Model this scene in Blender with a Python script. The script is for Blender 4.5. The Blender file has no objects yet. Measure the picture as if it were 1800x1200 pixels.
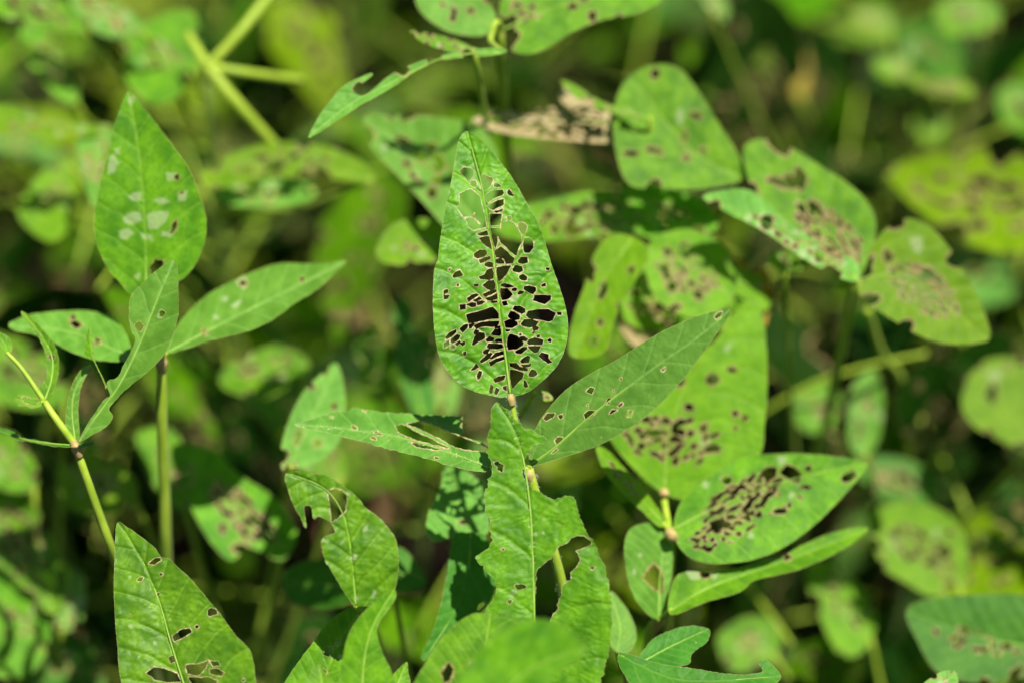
import bpy, math, random
import numpy as np
from mathutils import Vector, Matrix

# ---------------------------------------------------------------- camera, sky, sun
scene = bpy.context.scene
PITCH = math.radians(40)
FOCUS = 0.92
CAM = np.array([0.0, -FOCUS * math.cos(PITCH), 0.62 + FOCUS * math.sin(PITCH)])
FWD = np.array([0.0, math.cos(PITCH), -math.sin(PITCH)])
RGT = np.array([1.0, 0.0, 0.0])
UPV = np.array([0.0, math.sin(PITCH), math.cos(PITCH)])
FPX = 1800 * 85 / 36.0

cam_data = bpy.data.cameras.new('camera')
cam_data.lens = 85; cam_data.sensor_width = 36
cam_data.clip_start = 0.02; cam_data.clip_end = 2000
cam_data.dof.use_dof = True
cam_data.dof.focus_distance = 0.922
cam_data.dof.aperture_fstop = 2.35
cam_data.dof.aperture_blades = 9
cam = bpy.data.objects.new('camera', cam_data)
scene.collection.objects.link(cam)
cam.location = CAM
cam.rotation_euler = (math.radians(90) - PITCH, 0, 0)
scene.camera = cam

SUN = np.array([0.24, -0.10, 0.965]); SUN /= np.linalg.norm(SUN)
world = bpy.data.worlds.new('World'); scene.world = world
world.use_nodes = True
wt = world.node_tree; wt.nodes.clear()
sky = wt.nodes.new('ShaderNodeTexSky'); sky.sky_type = 'NISHITA'; sky.sun_disc = False
sky.sun_elevation = math.asin(SUN[2]); sky.sun_rotation = math.atan2(SUN[0], SUN[1])
bgn = wt.nodes.new('ShaderNodeBackground'); bgn.inputs['Strength'].default_value = 0.05
won = wt.nodes.new('ShaderNodeOutputWorld')
sky.air_density = 1.0; sky.dust_density = 1.0
wt.links.new(sky.outputs[0], bgn.inputs[0]); wt.links.new(bgn.outputs[0], won.inputs[0])
sun_data = bpy.data.lights.new('sun', 'SUN')
sun_data.energy = 5.0; sun_data.angle = math.radians(0.53); sun_data.color = (1.0, 0.95, 0.86)
sun = bpy.data.objects.new('sun', sun_data); scene.collection.objects.link(sun)
sun.rotation_euler = Vector(SUN).to_track_quat('Z', 'Y').to_euler()
sun.location = (2, -2, 4)
scene.view_settings.view_transform = 'Standard'
scene.view_settings.look = 'None'
scene.view_settings.gamma = 1
scene.view_settings.exposure = 0.86

scene.cycles.max_bounces = 4
scene.cycles.diffuse_bounces = 2
scene.cycles.glossy_bounces = 2
scene.cycles.transmission_bounces = 4

COL = scene.collection
random.seed(11)
RNG = np.random.default_rng(5)

# ---------------------------------------------------------------- helpers
def px2w(px, py, d):
    px = np.asarray(px, float); py = np.asarray(py, float); d = np.asarray(d, float)
    dirv = FWD + np.multiply.outer((px - 900) / FPX, RGT) + np.multiply.outer((600 - py) / FPX, UPV)
    return CAM + dirv * d[..., None]

def w2px(p):
    v = np.asarray(p, float) - CAM
    d = v @ FWD
    return 900 + FPX * (v @ RGT) / d, 600 - FPX * (v @ UPV) / d, d

def pts(s, frame=None):
    a = np.array([[float(c) for c in w.split(',')] for w in s.split()])
    if frame:
        a = np.array(frame[:2]) + a / frame[2]
    return a

def catmull(p, closed=True, n=5, rough=0.0):
    p = np.asarray(p, float); m = len(p); out = []
    rng = range(m) if closed else range(m - 1)
    for i in rng:
        if closed:
            a, b, c, d = p[i - 1], p[i], p[(i + 1) % m], p[(i + 2) % m]
        else:
            a, b, c, d = p[max(i - 1, 0)], p[i], p[i + 1], p[min(i + 2, m - 1)]
        for k in range(n):
            t = k / n
            out.append(0.5 * (2 * b + (c - a) * t + (2 * a - 5 * b + 4 * c - d) * t * t + (3 * b - a - 3 * c + d) * t ** 3))
    if not closed:
        out.append(p[-1])
    return np.array(out)

def vnoise(x, y, seed=0):
    xi = np.floor(x).astype(np.int64); yi = np.floor(y).astype(np.int64)
    fx = x - xi; fy = y - yi
    fx = fx * fx * (3 - 2 * fx); fy = fy * fy * (3 - 2 * fy)
    def h(a, b):
        n = (a * 374761393 + b * 668265263 + seed * 1442695041) & 0xffffffff
        n = ((n ^ (n >> 13)) * 1274126177) & 0xffffffff
        return ((n ^ (n >> 16)) & 0xffff) / 65535.0 * 2 - 1
    return (h(xi, yi) * (1 - fx) + h(xi + 1, yi) * fx) * (1 - fy) + (h(xi, yi + 1) * (1 - fx) + h(xi + 1, yi + 1) * fx) * fy

def sd_poly(P, poly):
    """signed distance, negative inside"""
    a = poly; b = np.roll(poly, -1, axis=0)
    best = np.full(len(P), 1e18); inside = np.zeros(len(P), bool)
    for (ax, ay), (bx, by) in zip(a, b):
        ex, ey = bx - ax, by - ay
        wx, wy = P[:, 0] - ax, P[:, 1] - ay
        t = np.clip((wx * ex + wy * ey) / (ex * ex + ey * ey + 1e-12), 0, 1)
        dx, dy = wx - ex * t, wy - ey * t
        best = np.minimum(best, dx * dx + dy * dy)
        if ay != by:
            c = ((ay <= P[:, 1]) != (by <= P[:, 1])) & (P[:, 0] < (bx - ax) * (P[:, 1] - ay) / (by - ay) + ax)
            inside ^= c
    d = np.sqrt(best)
    return np.where(inside, -d, d)

def line_st(P, line):
    """arc position s, signed offset t, total length"""
    best = np.full(len(P), 1e18); S = np.zeros(len(P)); T = np.zeros(len(P)); acc = 0.0
    n = len(line)
    for i in range(n - 1):
        a, b = line[i], line[i + 1]
        e = b - a; L = math.hypot(*e)
        w = P - a
        tt = (w @ e) / (L * L)
        lo = -9 if i == 0 else 0
        hi = 9 if i == n - 2 else 1
        tc = np.clip(tt, lo, hi)
        d = w - tc[:, None] * e
        dd = (d * d).sum(1)
        cr = e[0] * w[:, 1] - e[1] * w[:, 0]
        m = dd < best
        best = np.where(m, dd, best)
        S = np.where(m, acc + tc * L, S)
        T = np.where(m, np.sign(cr) * np.sqrt(dd), T)
        acc += L
    return S, T, acc

def blob(cx, cy, rx, ry, ang=0.0, n=9, rng=RNG, jit=0.3):
    a = np.arange(n) / n * 2 * math.pi
    r = 1 + rng.uniform(-jit, jit, n)
    x = np.cos(a) * rx * r; y = np.sin(a) * ry * r
    c, s = math.cos(ang), math.sin(ang)
    return np.stack([cx + x * c - y * s, cy + x * s + y * c], 1)

def leaf_mesh(name, outline, midrib, unit, mapfn, step, holes=(), scars=(), strands=(), seed=0,
              edge_noise=0.8, hole_noise=1.2, veins=8, relief=0.7, vk=1.1, rim=1.0, voff=0.0, grow=0.0):
    """one leaf blade, a sheet with real openings. unit = millimetres per outline unit"""
    lo = outline.min(0) - step * 1.5; hi = outline.max(0) + step * 1.5
    nx = int((hi[0] - lo[0]) / step) + 2; ny = int((hi[1] - lo[1]) / step) + 2
    gx, gy = np.meshgrid(lo[0] + np.arange(nx) * step, lo[1] + np.arange(ny) * step)
    P = np.stack([gx.ravel(), gy.ravel()], 1)
    f = sd_poly(P, outline)
    nz = vnoise(P[:, 0] * unit / 0.9, P[:, 1] * unit / 0.9, seed) * 0.6 + vnoise(P[:, 0] * unit / 2.6, P[:, 1] * unit / 2.6, seed + 7) * 0.6
    f = f + nz * edge_noise * 0.22 / unit
    hd = np.full(len(P), 12.0 / unit)
    for hp in holes:
        mrg = 12.0 / unit if len(holes) < 25 else 5.0 / unit
        l2 = hp.min(0) - mrg; h2 = hp.max(0) + mrg
        m = (P[:, 0] > l2[0]) & (P[:, 0] < h2[0]) & (P[:, 1] > l2[1]) & (P[:, 1] < h2[1])
        idx = np.nonzero(m)[0]
        if len(idx):
            d = sd_poly(P[idx], hp) + (nz[idx] * hole_noise * 0.22 - grow) / unit
            hd[idx] = np.minimum(hd[idx], d)
    for ln, wd in strands:
        l2 = ln.min(0) - 6 * wd; h2 = ln.max(0) + 6 * wd
        m = (P[:, 0] > l2[0]) & (P[:, 0] < h2[0]) & (P[:, 1] > l2[1]) & (P[:, 1] < h2[1])
        idx = np.nonzero(m)[0]
        if len(idx):
            dd = np.sqrt(np.minimum.reduce([((P[idx] - a - np.clip(((P[idx] - a) @ (b - a)) / ((b - a) @ (b - a) + 1e-9), 0, 1)[:, None] * (b - a)) ** 2).sum(1) for a, b in zip(ln[:-1], ln[1:])]))
            hd[idx] = np.maximum(hd[idx], wd - dd)
            f[idx] = np.minimum(f[idx], dd - wd)
    F = np.maximum(f, -hd)
    sc = np.zeros(len(P))
    for sp in scars:
        d = sd_poly(P, sp) + nz * 0.35 / unit
        sc = np.maximum(sc, np.clip(0.5 - d * unit / 0.5, 0, 1))
    # venation
    S, T, L = line_st(P, midrib)
    sm, tm, Lm = S * unit, np.abs(T) * unit, L * unit
    wob = vnoise(P[:, 0] * unit / 7, P[:, 1] * unit / 7, seed + 3)
    sp2 = Lm / veins
    ph = (sm - vk * tm + 0.012 * tm * tm * (sp2 / 9) + wob * 0.9) / sp2 + np.where(T > 0, 0.42, 0.0) + voff
    d2 = np.abs(ph - np.round(ph)) * sp2 * 0.68
    ph3 = (sm + 0.28 * tm + wob * 1.3 + 1.6 * vnoise(P[:, 0] * unit / 3.1, P[:, 1] * unit / 3.1, seed + 4)) / 2.3
    d3 = np.abs(ph3 - np.round(ph3)) * 2.3
    v2 = np.exp(-(d2 / 0.30) ** 2); v3 = np.exp(-(d3 / 0.2) ** 2)
    v1 = np.exp(-(tm / 0.55) ** 2)
    vein = np.maximum(np.maximum(v1, 0.8 * v2), 0.24 * v3)
    amp3 = 0.5 + 0.5 * vnoise(P[:, 0] * unit / 5, P[:, 1] * unit / 5, seed + 9)
    h = relief * (0.30 * (1 - np.exp(-(d2 / 0.9) ** 2)) + 0.12 * amp3 * (1 - np.exp(-(d3 / 0.7) ** 2))
                  + 0.13 * vnoise(P[:, 0] * unit / 1.7, P[:, 1] * unit / 1.7, seed + 5)
                  + 0.9 * vnoise(P[:, 0] * unit / 16, P[:, 1] * unit / 16, seed + 6)
                  + 0.25 * vnoise(P[:, 0] * unit / 6, P[:, 1] * unit / 6, seed + 8) - 0.4 * v1)
    # marching squares
    ins = F < 0
    G = ins.reshape(ny, nx)
    vid = -np.ones(len(P), np.int64)
    c4 = G[:-1, :-1].astype(int) + G[:-1, 1:] + G[1:, 1:] + G[1:, :-1]
    base = (np.arange(ny - 1)[:, None] * nx + np.arange(nx - 1)[None, :])
    full = base[c4 == 4].ravel(); part = base[(c4 > 0) & (c4 < 4)].ravel()
    used = np.unique(np.concatenate([np.stack([full, full + 1, full + nx + 1, full + nx], 1).ravel(),
                                     np.nonzero(ins)[0]])).astype(np.int64)
    vid[used] = np.arange(len(used))
    nv = len(used)
    faces = np.stack([vid[full], vid[full + 1], vid[full + nx + 1], vid[full + nx]], 1).tolist()
    ev = {}; ea = []; eb = []; et = []
    def edge(a, b):
        nonlocal nv
        k = (a, b) if a < b else (b, a)
        r = ev.get(k)
        if r is None:
            fa, fb = F[k[0]], F[k[1]]
            t = min(max(fa / (fa - fb), 0.03), 0.97)
            ea.append(k[0]); eb.append(k[1]); et.append(t)
            r = nv; ev[k] = r; nv += 1
        return r
    for q in part.tolist():
        cs = (q, q + 1, q + nx + 1, q + nx)
        k = [bool(ins[c]) for c in cs]
        if k[0] == k[2] and k[1] == k[3] and k[0] != k[1]:
            for i in range(4):
                if k[i]:
                    faces.append([vid[cs[i]], edge(cs[i], cs[(i + 1) % 4]), edge(cs[i], cs[i - 1])])
            continue
        poly = []
        for i in range(4):
            a, b = cs[i], cs[(i + 1) % 4]
            if k[i]: poly.append(int(vid[a]))
            if k[i] != k[(i + 1) % 4]: poly.append(edge(a, b))
        faces.append(poly)
    def ext(A):
        A = np.asarray(A)
        if not ea: return A[used]
        t = np.array(et)
        if A.ndim > 1: t = t[:, None]
        return np.concatenate([A[used], A[ea] * (1 - t) + A[eb] * t])
    Q = ext(P)
    W = mapfn(Q, ext(S), ext(T), L, ext(h) * 0.001)
    me = bpy.data.meshes.new(name)
    me.from_pydata(W.tolist(), [], faces)
    me.shade_smooth()
    rimw = 0.30 * rim * (0.75 + 0.75 * vnoise(P[:, 0] * unit / 3.3, P[:, 1] * unit / 3.3, seed + 12))
    rimv = np.exp(-np.clip(ext(hd), 0, None) * unit / np.clip(ext(rimw), 0.06, None))
    rimv = np.maximum(rimv, 0.45 * np.exp(-np.clip(-ext(f), 0, None) * unit / 0.22))
    for nm, A in (('vein', ext(vein)), ('rim', rimv), ('scar', ext(sc))):
        at = me.attributes.new(nm, 'FLOAT', 'POINT'); at.data.foreach_set('value', np.asarray(A, np.float32))
    at = me.attributes.new('blade', 'FLOAT_VECTOR', 'POINT')
    bl = np.zeros((len(Q), 3), np.float32); bl[:, 0] = ext(S) * unit; bl[:, 1] = ext(T) * unit; bl[:, 2] = seed * 13.7
    at.data.foreach_set('vector', bl.ravel())
    return me

def tube_mesh(name, P, R, sides=8):
    P = np.asarray(P, float); n = len(P)
    R = np.interp(np.linspace(0, 1, n), np.linspace(0, 1, len(R)), R)
    V = []; F = []
    up = np.array([0.3, 0.5, 0.81])
    for i in range(n):
        t = P[min(i + 1, n - 1)] - P[max(i - 1, 0)]; t = t / (np.linalg.norm(t) + 1e-12)
        a = np.cross(t, up); a /= np.linalg.norm(a) + 1e-12; b = np.cross(t, a)
        for k in range(sides):
            th = 2 * math.pi * k / sides
            V.append(P[i] + R[i] * (math.cos(th) * a + math.sin(th) * b))
    for i in range(n - 1):
        for k in range(sides):
            F.append([i * sides + k, i * sides + (k + 1) % sides, (i + 1) * sides + (k + 1) % sides, (i + 1) * sides + k])
    F.append(list(range(sides))[::-1]); F.append([(n - 1) * sides + k for k in range(sides)])
    me = bpy.data.meshes.new(name); me.from_pydata([v.tolist() for v in V], [], F); me.shade_smooth()
    return me

def link(name, me, mat=None, parent=None):
    o = bpy.data.objects.new(name, me); COL.objects.link(o)
    if mat and me is not None and len(me.materials) == 0: me.materials.append(mat)
    if parent is not None:
        o.parent = parent
        o.matrix_parent_inverse = parent.matrix_basis.inverted()
    return o

def tag(o, label, cat, group=None, kind=None):
    o['label'] = label; o['category'] = cat
    if group: o['group'] = group
    if kind: o['kind'] = kind

def smooth3(P, n=6):
    return catmull(np.asarray(P, float), closed=False, n=n)

# ---------------------------------------------------------------- materials
def nodes(mat):
    mat.use_nodes = True
    nt = mat.node_tree; nt.nodes.clear()
    return nt, nt.nodes.new, nt.links.new

def leaf_material(name, dark, light, veinc, transl, tw=0.36, speck=0.5, rough=0.56, sheen=0.0, fine=True, spec=0.15, rimc=((0.13, 0.075, 0.025), (0.44, 0.34, 0.15))):
    mat = bpy.data.materials.new(name); nt, N, Lk = nodes(mat)
    def attr(a):
        n = N('ShaderNodeAttribute'); n.attribute_name = a; return n
    blade = attr('blade')
    oi = N('ShaderNodeObjectInfo')
    n1 = N('ShaderNodeTexNoise'); n1.inputs['Scale'].default_value = 0.13; n1.inputs['Detail'].default_value = 5
    Lk(blade.outputs['Vector'], n1.inputs['Vector'])
    def mix(fac, a, b, blend='MIX'):
        m = N('ShaderNodeMix'); m.data_type = 'RGBA'; m.blend_type = blend
        for sock, v in ((m.inputs[0], fac), (m.inputs[6], a), (m.inputs[7], b)):
            if isinstance(v, (int, float)): sock.default_value = v
            elif isinstance(v, tuple): sock.default_value = (*v, 1)
            else: Lk(v, sock)
        return m.outputs[2]
    def ramp(v, a, b, x=0.0, y=1.0):
        m = N('ShaderNodeMapRange'); m.inputs[1].default_value = a; m.inputs[2].default_value = b
        m.inputs[3].default_value = x; m.inputs[4].default_value = y
        Lk(v, m.inputs[0]); return m.outputs[0]
    def math_(op, a, b):
        m = N('ShaderNodeMath'); m.operation = op
        for s, v in zip(m.inputs, (a, b)):
            if isinstance(v, (int, float)): s.default_value = v
            else: Lk(v, s)
        return m.outputs[0]
    c = mix(ramp(n1.outputs[0], 0.33, 0.67), dark, light)
    hsv = N('ShaderNodeHueSaturation')
    Lk(ramp(oi.outputs['Random'], 0, 1, 0.488, 0.508), hsv.inputs['Hue'])
    Lk(ramp(oi.outputs['Random'], 0, 1, 0.85, 1.15), hsv.inputs['Value'])
    Lk(c, hsv.inputs['Color']); c = hsv.outputs[0]
    # fine cell mottling
    if fine:
        nf = N('ShaderNodeTexNoise'); nf.inputs['Scale'].default_value = 0.75; nf.inputs['Detail'].default_value = 5
        Lk(blade.outputs['Vector'], nf.inputs['Vector'])
        c = mix(ramp(nf.outputs[0], 0.44, 0.66, 0, 0.5), c, dark)
    c = mix(ramp(attr('vein').outputs['Fac'], 0.12, 1.0, 0, 0.62), c, veinc)
    wn = N('ShaderNodeTexNoise'); wn.inputs['Scale'].default_value = 1.1
    Lk(blade.outputs['Vector'], wn.inputs['Vector'])
    if fine:
        # feeding specks
        vo = N('ShaderNodeTexVoronoi'); vo.inputs['Scale'].default_value = 0.17; vo.inputs['Randomness'].default_value = 1
        Lk(blade.outputs['Vector'], vo.inputs['Vector'])
        sp = ramp(math_('ADD', vo.outputs['Distance'], math_('MULTIPLY', wn.outputs[0], 0.10)), 0.10, 0.135, 1, 0)
        sepc = N('ShaderNodeSeparateColor'); Lk(vo.outputs['Color'], sepc.inputs[0])
        keep = ramp(sepc.outputs[0], 1 - speck, 1 - speck + 0.02)
        sp = math_('MULTIPLY', sp, keep)
        c = mix(math_('MULTIPLY', sp, 0.7), c, (0.30, 0.27, 0.07))
    # pale grazed windows
    c = mix(math_('MULTIPLY', attr('scar').outputs['Fac'], 0.5), c, (0.40, 0.46, 0.24))
    # dry chewed rims
    rimf = ramp(attr('rim').outputs['Fac'], 0.18, 0.62)
    c = mix(rimf, c, mix(ramp(wn.outputs[0], 0.35, 0.65), *rimc))
    bs = N('ShaderNodeBsdfPrincipled')
    Lk(c, bs.inputs['Base Color'])
    bs.inputs['Roughness'].default_value = rough
    if fine:
        rn = N('ShaderNodeTexNoise'); rn.inputs['Scale'].default_value = 0.5; rn.inputs['Detail'].default_value = 4
        Lk(blade.outputs['Vector'], rn.inputs['Vector'])
        Lk(ramp(rn.outputs[0], 0.3, 0.7, rough - 0.07, rough + 0.1), bs.inputs['Roughness'])
    bs.inputs['Specular IOR Level'].default_value = spec
    bs.inputs['Sheen Weight'].default_value = sheen
    bs.inputs['Sheen Roughness'].default_value = 0.45
    bs.inputs['Sheen Tint'].default_value = (0.85, 1.0, 0.8, 1)
    if fine:
        bp = N('ShaderNodeBump'); bp.inputs['Strength'].default_value = 0.22; bp.inputs['Distance'].default_value = 0.0002
        nb = N('ShaderNodeTexVoronoi'); nb.inputs['Scale'].default_value = 1.6
        Lk(blade.outputs['Vector'], nb.inputs['Vector']); Lk(nb.outputs['Distance'], bp.inputs['Height'])
        Lk(bp.outputs[0], bs.inputs['Normal'])
    tr = N('ShaderNodeBsdfTranslucent')
    Lk(mix(0.75, c, transl), tr.inputs['Color'])
    ms = N('ShaderNodeMixShader'); ms.inputs[0].default_value = tw
    Lk(bs.outputs[0], ms.inputs[1]); Lk(tr.outputs[0], ms.inputs[2])
    out = N('ShaderNodeOutputMaterial'); Lk(ms.outputs[0], out.inputs[0])
    return mat

M_LEAF = leaf_material('soybean_leaf', (0.048, 0.168, 0.003), (0.135, 0.335, 0.006), (0.20, 0.37, 0.03), (0.24, 0.55, 0.005), tw=0.34, sheen=0.0)
CREAM = ((0.30, 0.20, 0.09), (0.62, 0.52, 0.29))
M_HERO = leaf_material('sharp_leaf', (0.050, 0.172, 0.003), (0.140, 0.345, 0.006), (0.20, 0.37, 0.03), (0.24, 0.55, 0.005), tw=0.34, sheen=0.0, rimc=CREAM, spec=0.32, rough=0.5)
M_DULL = leaf_material('sharp_dull_leaf', (0.065, 0.175, 0.018), (0.120, 0.280, 0.036), (0.19, 0.35, 0.07), (0.16, 0.42, 0.03), tw=0.24, sheen=0.0, rimc=CREAM)
M_PALE_SHEEN = leaf_material('pale_sheen_leaf', (0.070, 0.200, 0.015), (0.130, 0.315, 0.034), (0.20, 0.37, 0.08), (0.16, 0.42, 0.03), tw=0.26, sheen=0.0)  # paler leaf green, with gloss sheen put into the base colour
M_DEEP_SHADE = leaf_material('deep_shade_leaf', (0.028, 0.125, 0.006), (0.055, 0.190, 0.012), (0.10, 0.24, 0.03), (0.10, 0.36, 0.01), tw=0.26, sheen=0.0)  # deep green, darkened so that shade on the leaves sits in the colour
M_LIME = leaf_material('yellow_green_leaf', (0.095, 0.235, 0.003), (0.170, 0.345, 0.007), (0.22, 0.34, 0.03), (0.30, 0.54, 0.005), tw=0.42, speck=0.7, sheen=0.0)
M_GOLD = leaf_material('yellowing_leaf', (0.26, 0.19, 0.008), (0.42, 0.29, 0.015), (0.36, 0.30, 0.06), (0.45, 0.34, 0.01), tw=0.4, speck=0.9, sheen=0.0)
M_DRY = leaf_material('withered_leaf', (0.18, 0.13, 0.05), (0.36, 0.28, 0.13), (0.42, 0.35, 0.19), (0.36, 0.27, 0.10), tw=0.3, speck=0.9, sheen=0.0)
M_STRAW = leaf_material('straw_leaf', (0.27, 0.21, 0.09), (0.46, 0.38, 0.20), (0.50, 0.43, 0.25), (0.40, 0.32, 0.14), tw=0.3, speck=0.9, sheen=0.0)
F_LEAF = leaf_material('row_leaf', (0.040, 0.135, 0.0015), (0.095, 0.245, 0.003), (0.11, 0.23, 0.015), (0.16, 0.40, 0.002), tw=0.25, sheen=0.0, fine=False, spec=0.05)
F_PALE = leaf_material('row_pale_leaf', (0.060, 0.170, 0.022), (0.110, 0.270, 0.046), (0.18, 0.33, 0.08), (0.14, 0.38, 0.03), tw=0.2, sheen=0.0, fine=False, spec=0.05)
F_SHADE = leaf_material('row_shade_leaf', (0.004, 0.022, 0.001), (0.010, 0.040, 0.002), (0.02, 0.05, 0.006), (0.012, 0.06, 0.002), tw=0.12, sheen=0.0, fine=False, spec=0.05)  # near-black copy of the row leaf: shade between plants put into its colour
F_LIME = leaf_material('row_yellow_green_leaf', (0.090, 0.190, 0.001), (0.160, 0.280, 0.003), (0.20, 0.30, 0.03), (0.26, 0.46, 0.005), tw=0.3, sheen=0.0, fine=False, spec=0.05)
M_FALL = leaf_material('fallen_leaf', (0.24, 0.11, 0.06), (0.40, 0.22, 0.14), (0.30, 0.18, 0.10), (0.30, 0.14, 0.06), tw=0.15, speck=0.9, sheen=0.0)

def stalk_material(name, a, b, rough=0.5):
    mat = bpy.data.materials.new(name); nt, N, Lk = nodes(mat)
    tc = N('ShaderNodeTexCoord')
    mp = N('ShaderNodeMapping'); mp.inputs['Scale'].default_value = (260, 260, 60)
    nz = N('ShaderNodeTexNoise'); nz.inputs['Scale'].default_value = 1; nz.inputs['Detail'].default_value = 4
    Lk(tc.outputs['Object'], mp.inputs[0]); Lk(mp.outputs[0], nz.inputs['Vector'])
    cr = N('ShaderNodeValToRGB'); cr.color_ramp.elements[0].position = 0.35; cr.color_ramp.elements[1].position = 0.68
    cr.color_ramp.elements[0].color = (*a, 1); cr.color_ramp.elements[1].color = (*b, 1)
    Lk(nz.outputs[0], cr.inputs[0])
    bs = N('ShaderNodeBsdfPrincipled'); Lk(cr.outputs[0], bs.inputs['Base Color'])
    bs.inputs['Roughness'].default_value = rough
    bs.inputs['Sheen Weight'].default_value = 0.05; bs.inputs['Specular IOR Level'].default_value = 0.25
    bp = N('ShaderNodeBump'); bp.inputs['Distance'].default_value = 0.0003; bp.inputs['Strength'].default_value = 0.5
    Lk(nz.outputs[0], bp.inputs['Height']); Lk(bp.outputs[0], bs.inputs['Normal'])
    out = N('ShaderNodeOutputMaterial'); Lk(bs.outputs[0], out.inputs[0])
    return mat
M_STALK = stalk_material('green_stalk', (0.20, 0.31, 0.015), (0.31, 0.42, 0.035))
M_STEM = stalk_material('woody_stem', (0.10, 0.17, 0.02), (0.20, 0.27, 0.04), 0.65)
M_RIB = stalk_material('leaf_rib', (0.15, 0.29, 0.025), (0.23, 0.37, 0.05))
M_PULV = stalk_material('leaf_joint', (0.28, 0.19, 0.06), (0.40, 0.32, 0.11))
M_HAIR = stalk_material('plant_hair', (0.55, 0.55, 0.40), (0.7, 0.7, 0.55))

# ---------------------------------------------------------------- ground
def ground():
    near = np.arange(-1.6, 3.2001, 0.03)
    lo = -np.geomspace(1.7, 400, 22)[::-1]
    xs = np.concatenate([lo, np.arange(-1.6, 1.6001, 0.03), np.geomspace(1.7, 400, 22)])
    ys = np.concatenate([lo, near, np.geomspace(3.3, 400, 22)])
    X, Y = np.meshgrid(xs, ys)
    Zh = 0.012 * vnoise(X / 0.09, Y / 0.09, 1) + 0.008 * vnoise(X / 0.035, Y / 0.035, 2) + 0.02 * vnoise(X / 0.5, Y / 0.5, 3) - 0.02
    V = np.stack([X, Y, Zh], -1).reshape(-1, 3)
    nx = len(xs); ny = len(ys)
    b = (np.arange(ny - 1)[:, None] * nx + np.arange(nx - 1)[None]).ravel()
    F = np.stack([b, b + 1, b + nx + 1, b + nx], 1)
    me = bpy.data.meshes.new('ground'); me.from_pydata(V.tolist(), [], F.tolist()); me.shade_smooth()
    mat = bpy.data.materials.new('soil'); nt, N, Lk = nodes(mat)
    tc = N('ShaderNodeTexCoord')
    n1 = N('ShaderNodeTexNoise'); n1.inputs['Scale'].default_value = 14; n1.inputs['Detail'].default_value = 8; n1.inputs['Roughness'].default_value = 0.7
    Lk(tc.outputs['Object'], n1.inputs['Vector'])
    cr = N('ShaderNodeValToRGB')  # soil darkened to near black, canopy shade put into its colour
    cr.color_ramp.elements[0].position = 0.3; cr.color_ramp.elements[0].color = (0.004, 0.003, 0.002, 1)
    cr.color_ramp.elements[1].position = 0.72; cr.color_ramp.elements[1].color = (0.017, 0.011, 0.008, 1)
    Lk(n1.outputs[0], cr.inputs[0])
    bs = N('ShaderNodeBsdfPrincipled'); bs.inputs['Roughness'].default_value = 1.0; bs.inputs['Specular IOR Level'].default_value = 0.03
    Lk(cr.outputs[0], bs.inputs['Base Color'])
    bp = N('ShaderNodeBump'); bp.inputs['Distance'].default_value = 0.01
    Lk(n1.outputs[0], bp.inputs['Height']); Lk(bp.outputs[0], bs.inputs['Normal'])
    out = N('ShaderNodeOutputMaterial'); Lk(bs.outputs[0], out.inputs[0])
    o = link('ground', me, mat); o['kind'] = 'structure'
ground()

# ---------------------------------------------------------------- traced plants
ZA = (780, 400, 3.75); ZB = (780, 220, 4.615); Z2 = (480, 680, 2.308); Z3 = (880, 500, 1.935)
Z6 = (800, 680, 2.857); ZL = (0, 760, 2.727); Z4 = (0, 400, 2.609); Z1 = (100, 120, 3.0)
ZR = (1060, 680, 2.308); ZT = (500, 0, 2.143)

class Plant:
    """a rooted plant: Empty at the stem base, stem, petioles and leaflets below it"""
    def __init__(self, label, root, top, group=None, lean=0.02, r=0.0034):
        self.e = bpy.data.objects.new('soybean_plant', None); COL.objects.link(self.e)
        self.e.empty_display_size = 0.02
        self.root = np.array([root[0], root[1], -0.012]); self.top = np.array(top, float)
        self.e.location = self.root
        tag(self.e, label, 'soybean plant', group or 'soybean plants in the field')
        mid = (self.root + self.top) / 2 + np.array([random.uniform(-lean, lean), random.uniform(-lean, lean), 0])
        self.line = smooth3([self.root - np.array([0, 0, 0.01]), mid, self.top], 10)
        self.add('stem', tube_mesh('stem', self.line, [r, r * 0.85, r * 0.5], 9), M_STEM)
    def add(self, name, me, mat, parent=None):
        par = parent if parent is not None else self.e
        o = bpy.data.objects.new(name, me); COL.objects.link(o)
        if len(me.materials) == 0: me.materials.append(mat)
        o.parent = par
        if par is self.e:
            o.matrix_parent_inverse = Matrix.Translation(Vector(-self.root))
        return o
    def joint(self, frac):
        return self.line[int(frac * (len(self.line) - 1))]
    def stalk(self, P, R, mat=None, name='petiole'):
        return self.add(name, tube_mesh(name, smooth3(P), R), mat or M_STALK)
    def petiole(self, hub, frac, waypoints=(), r=0.0013):
        """hub -> optional waypoints -> stem"""
        j = self.joint(frac); hub = np.asarray(hub)
        P = [hub, *waypoints]
        last = P[-1]
        P.append(last * 0.45 + j * 0.55 + np.array([0, 0, -0.012])); P.append(j)
        return self.stalk(P, [r * 0.85, r, r * 1.15])

def U(d): return d / FPX * 1000.0       # millimetres per pixel at depth d

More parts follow.
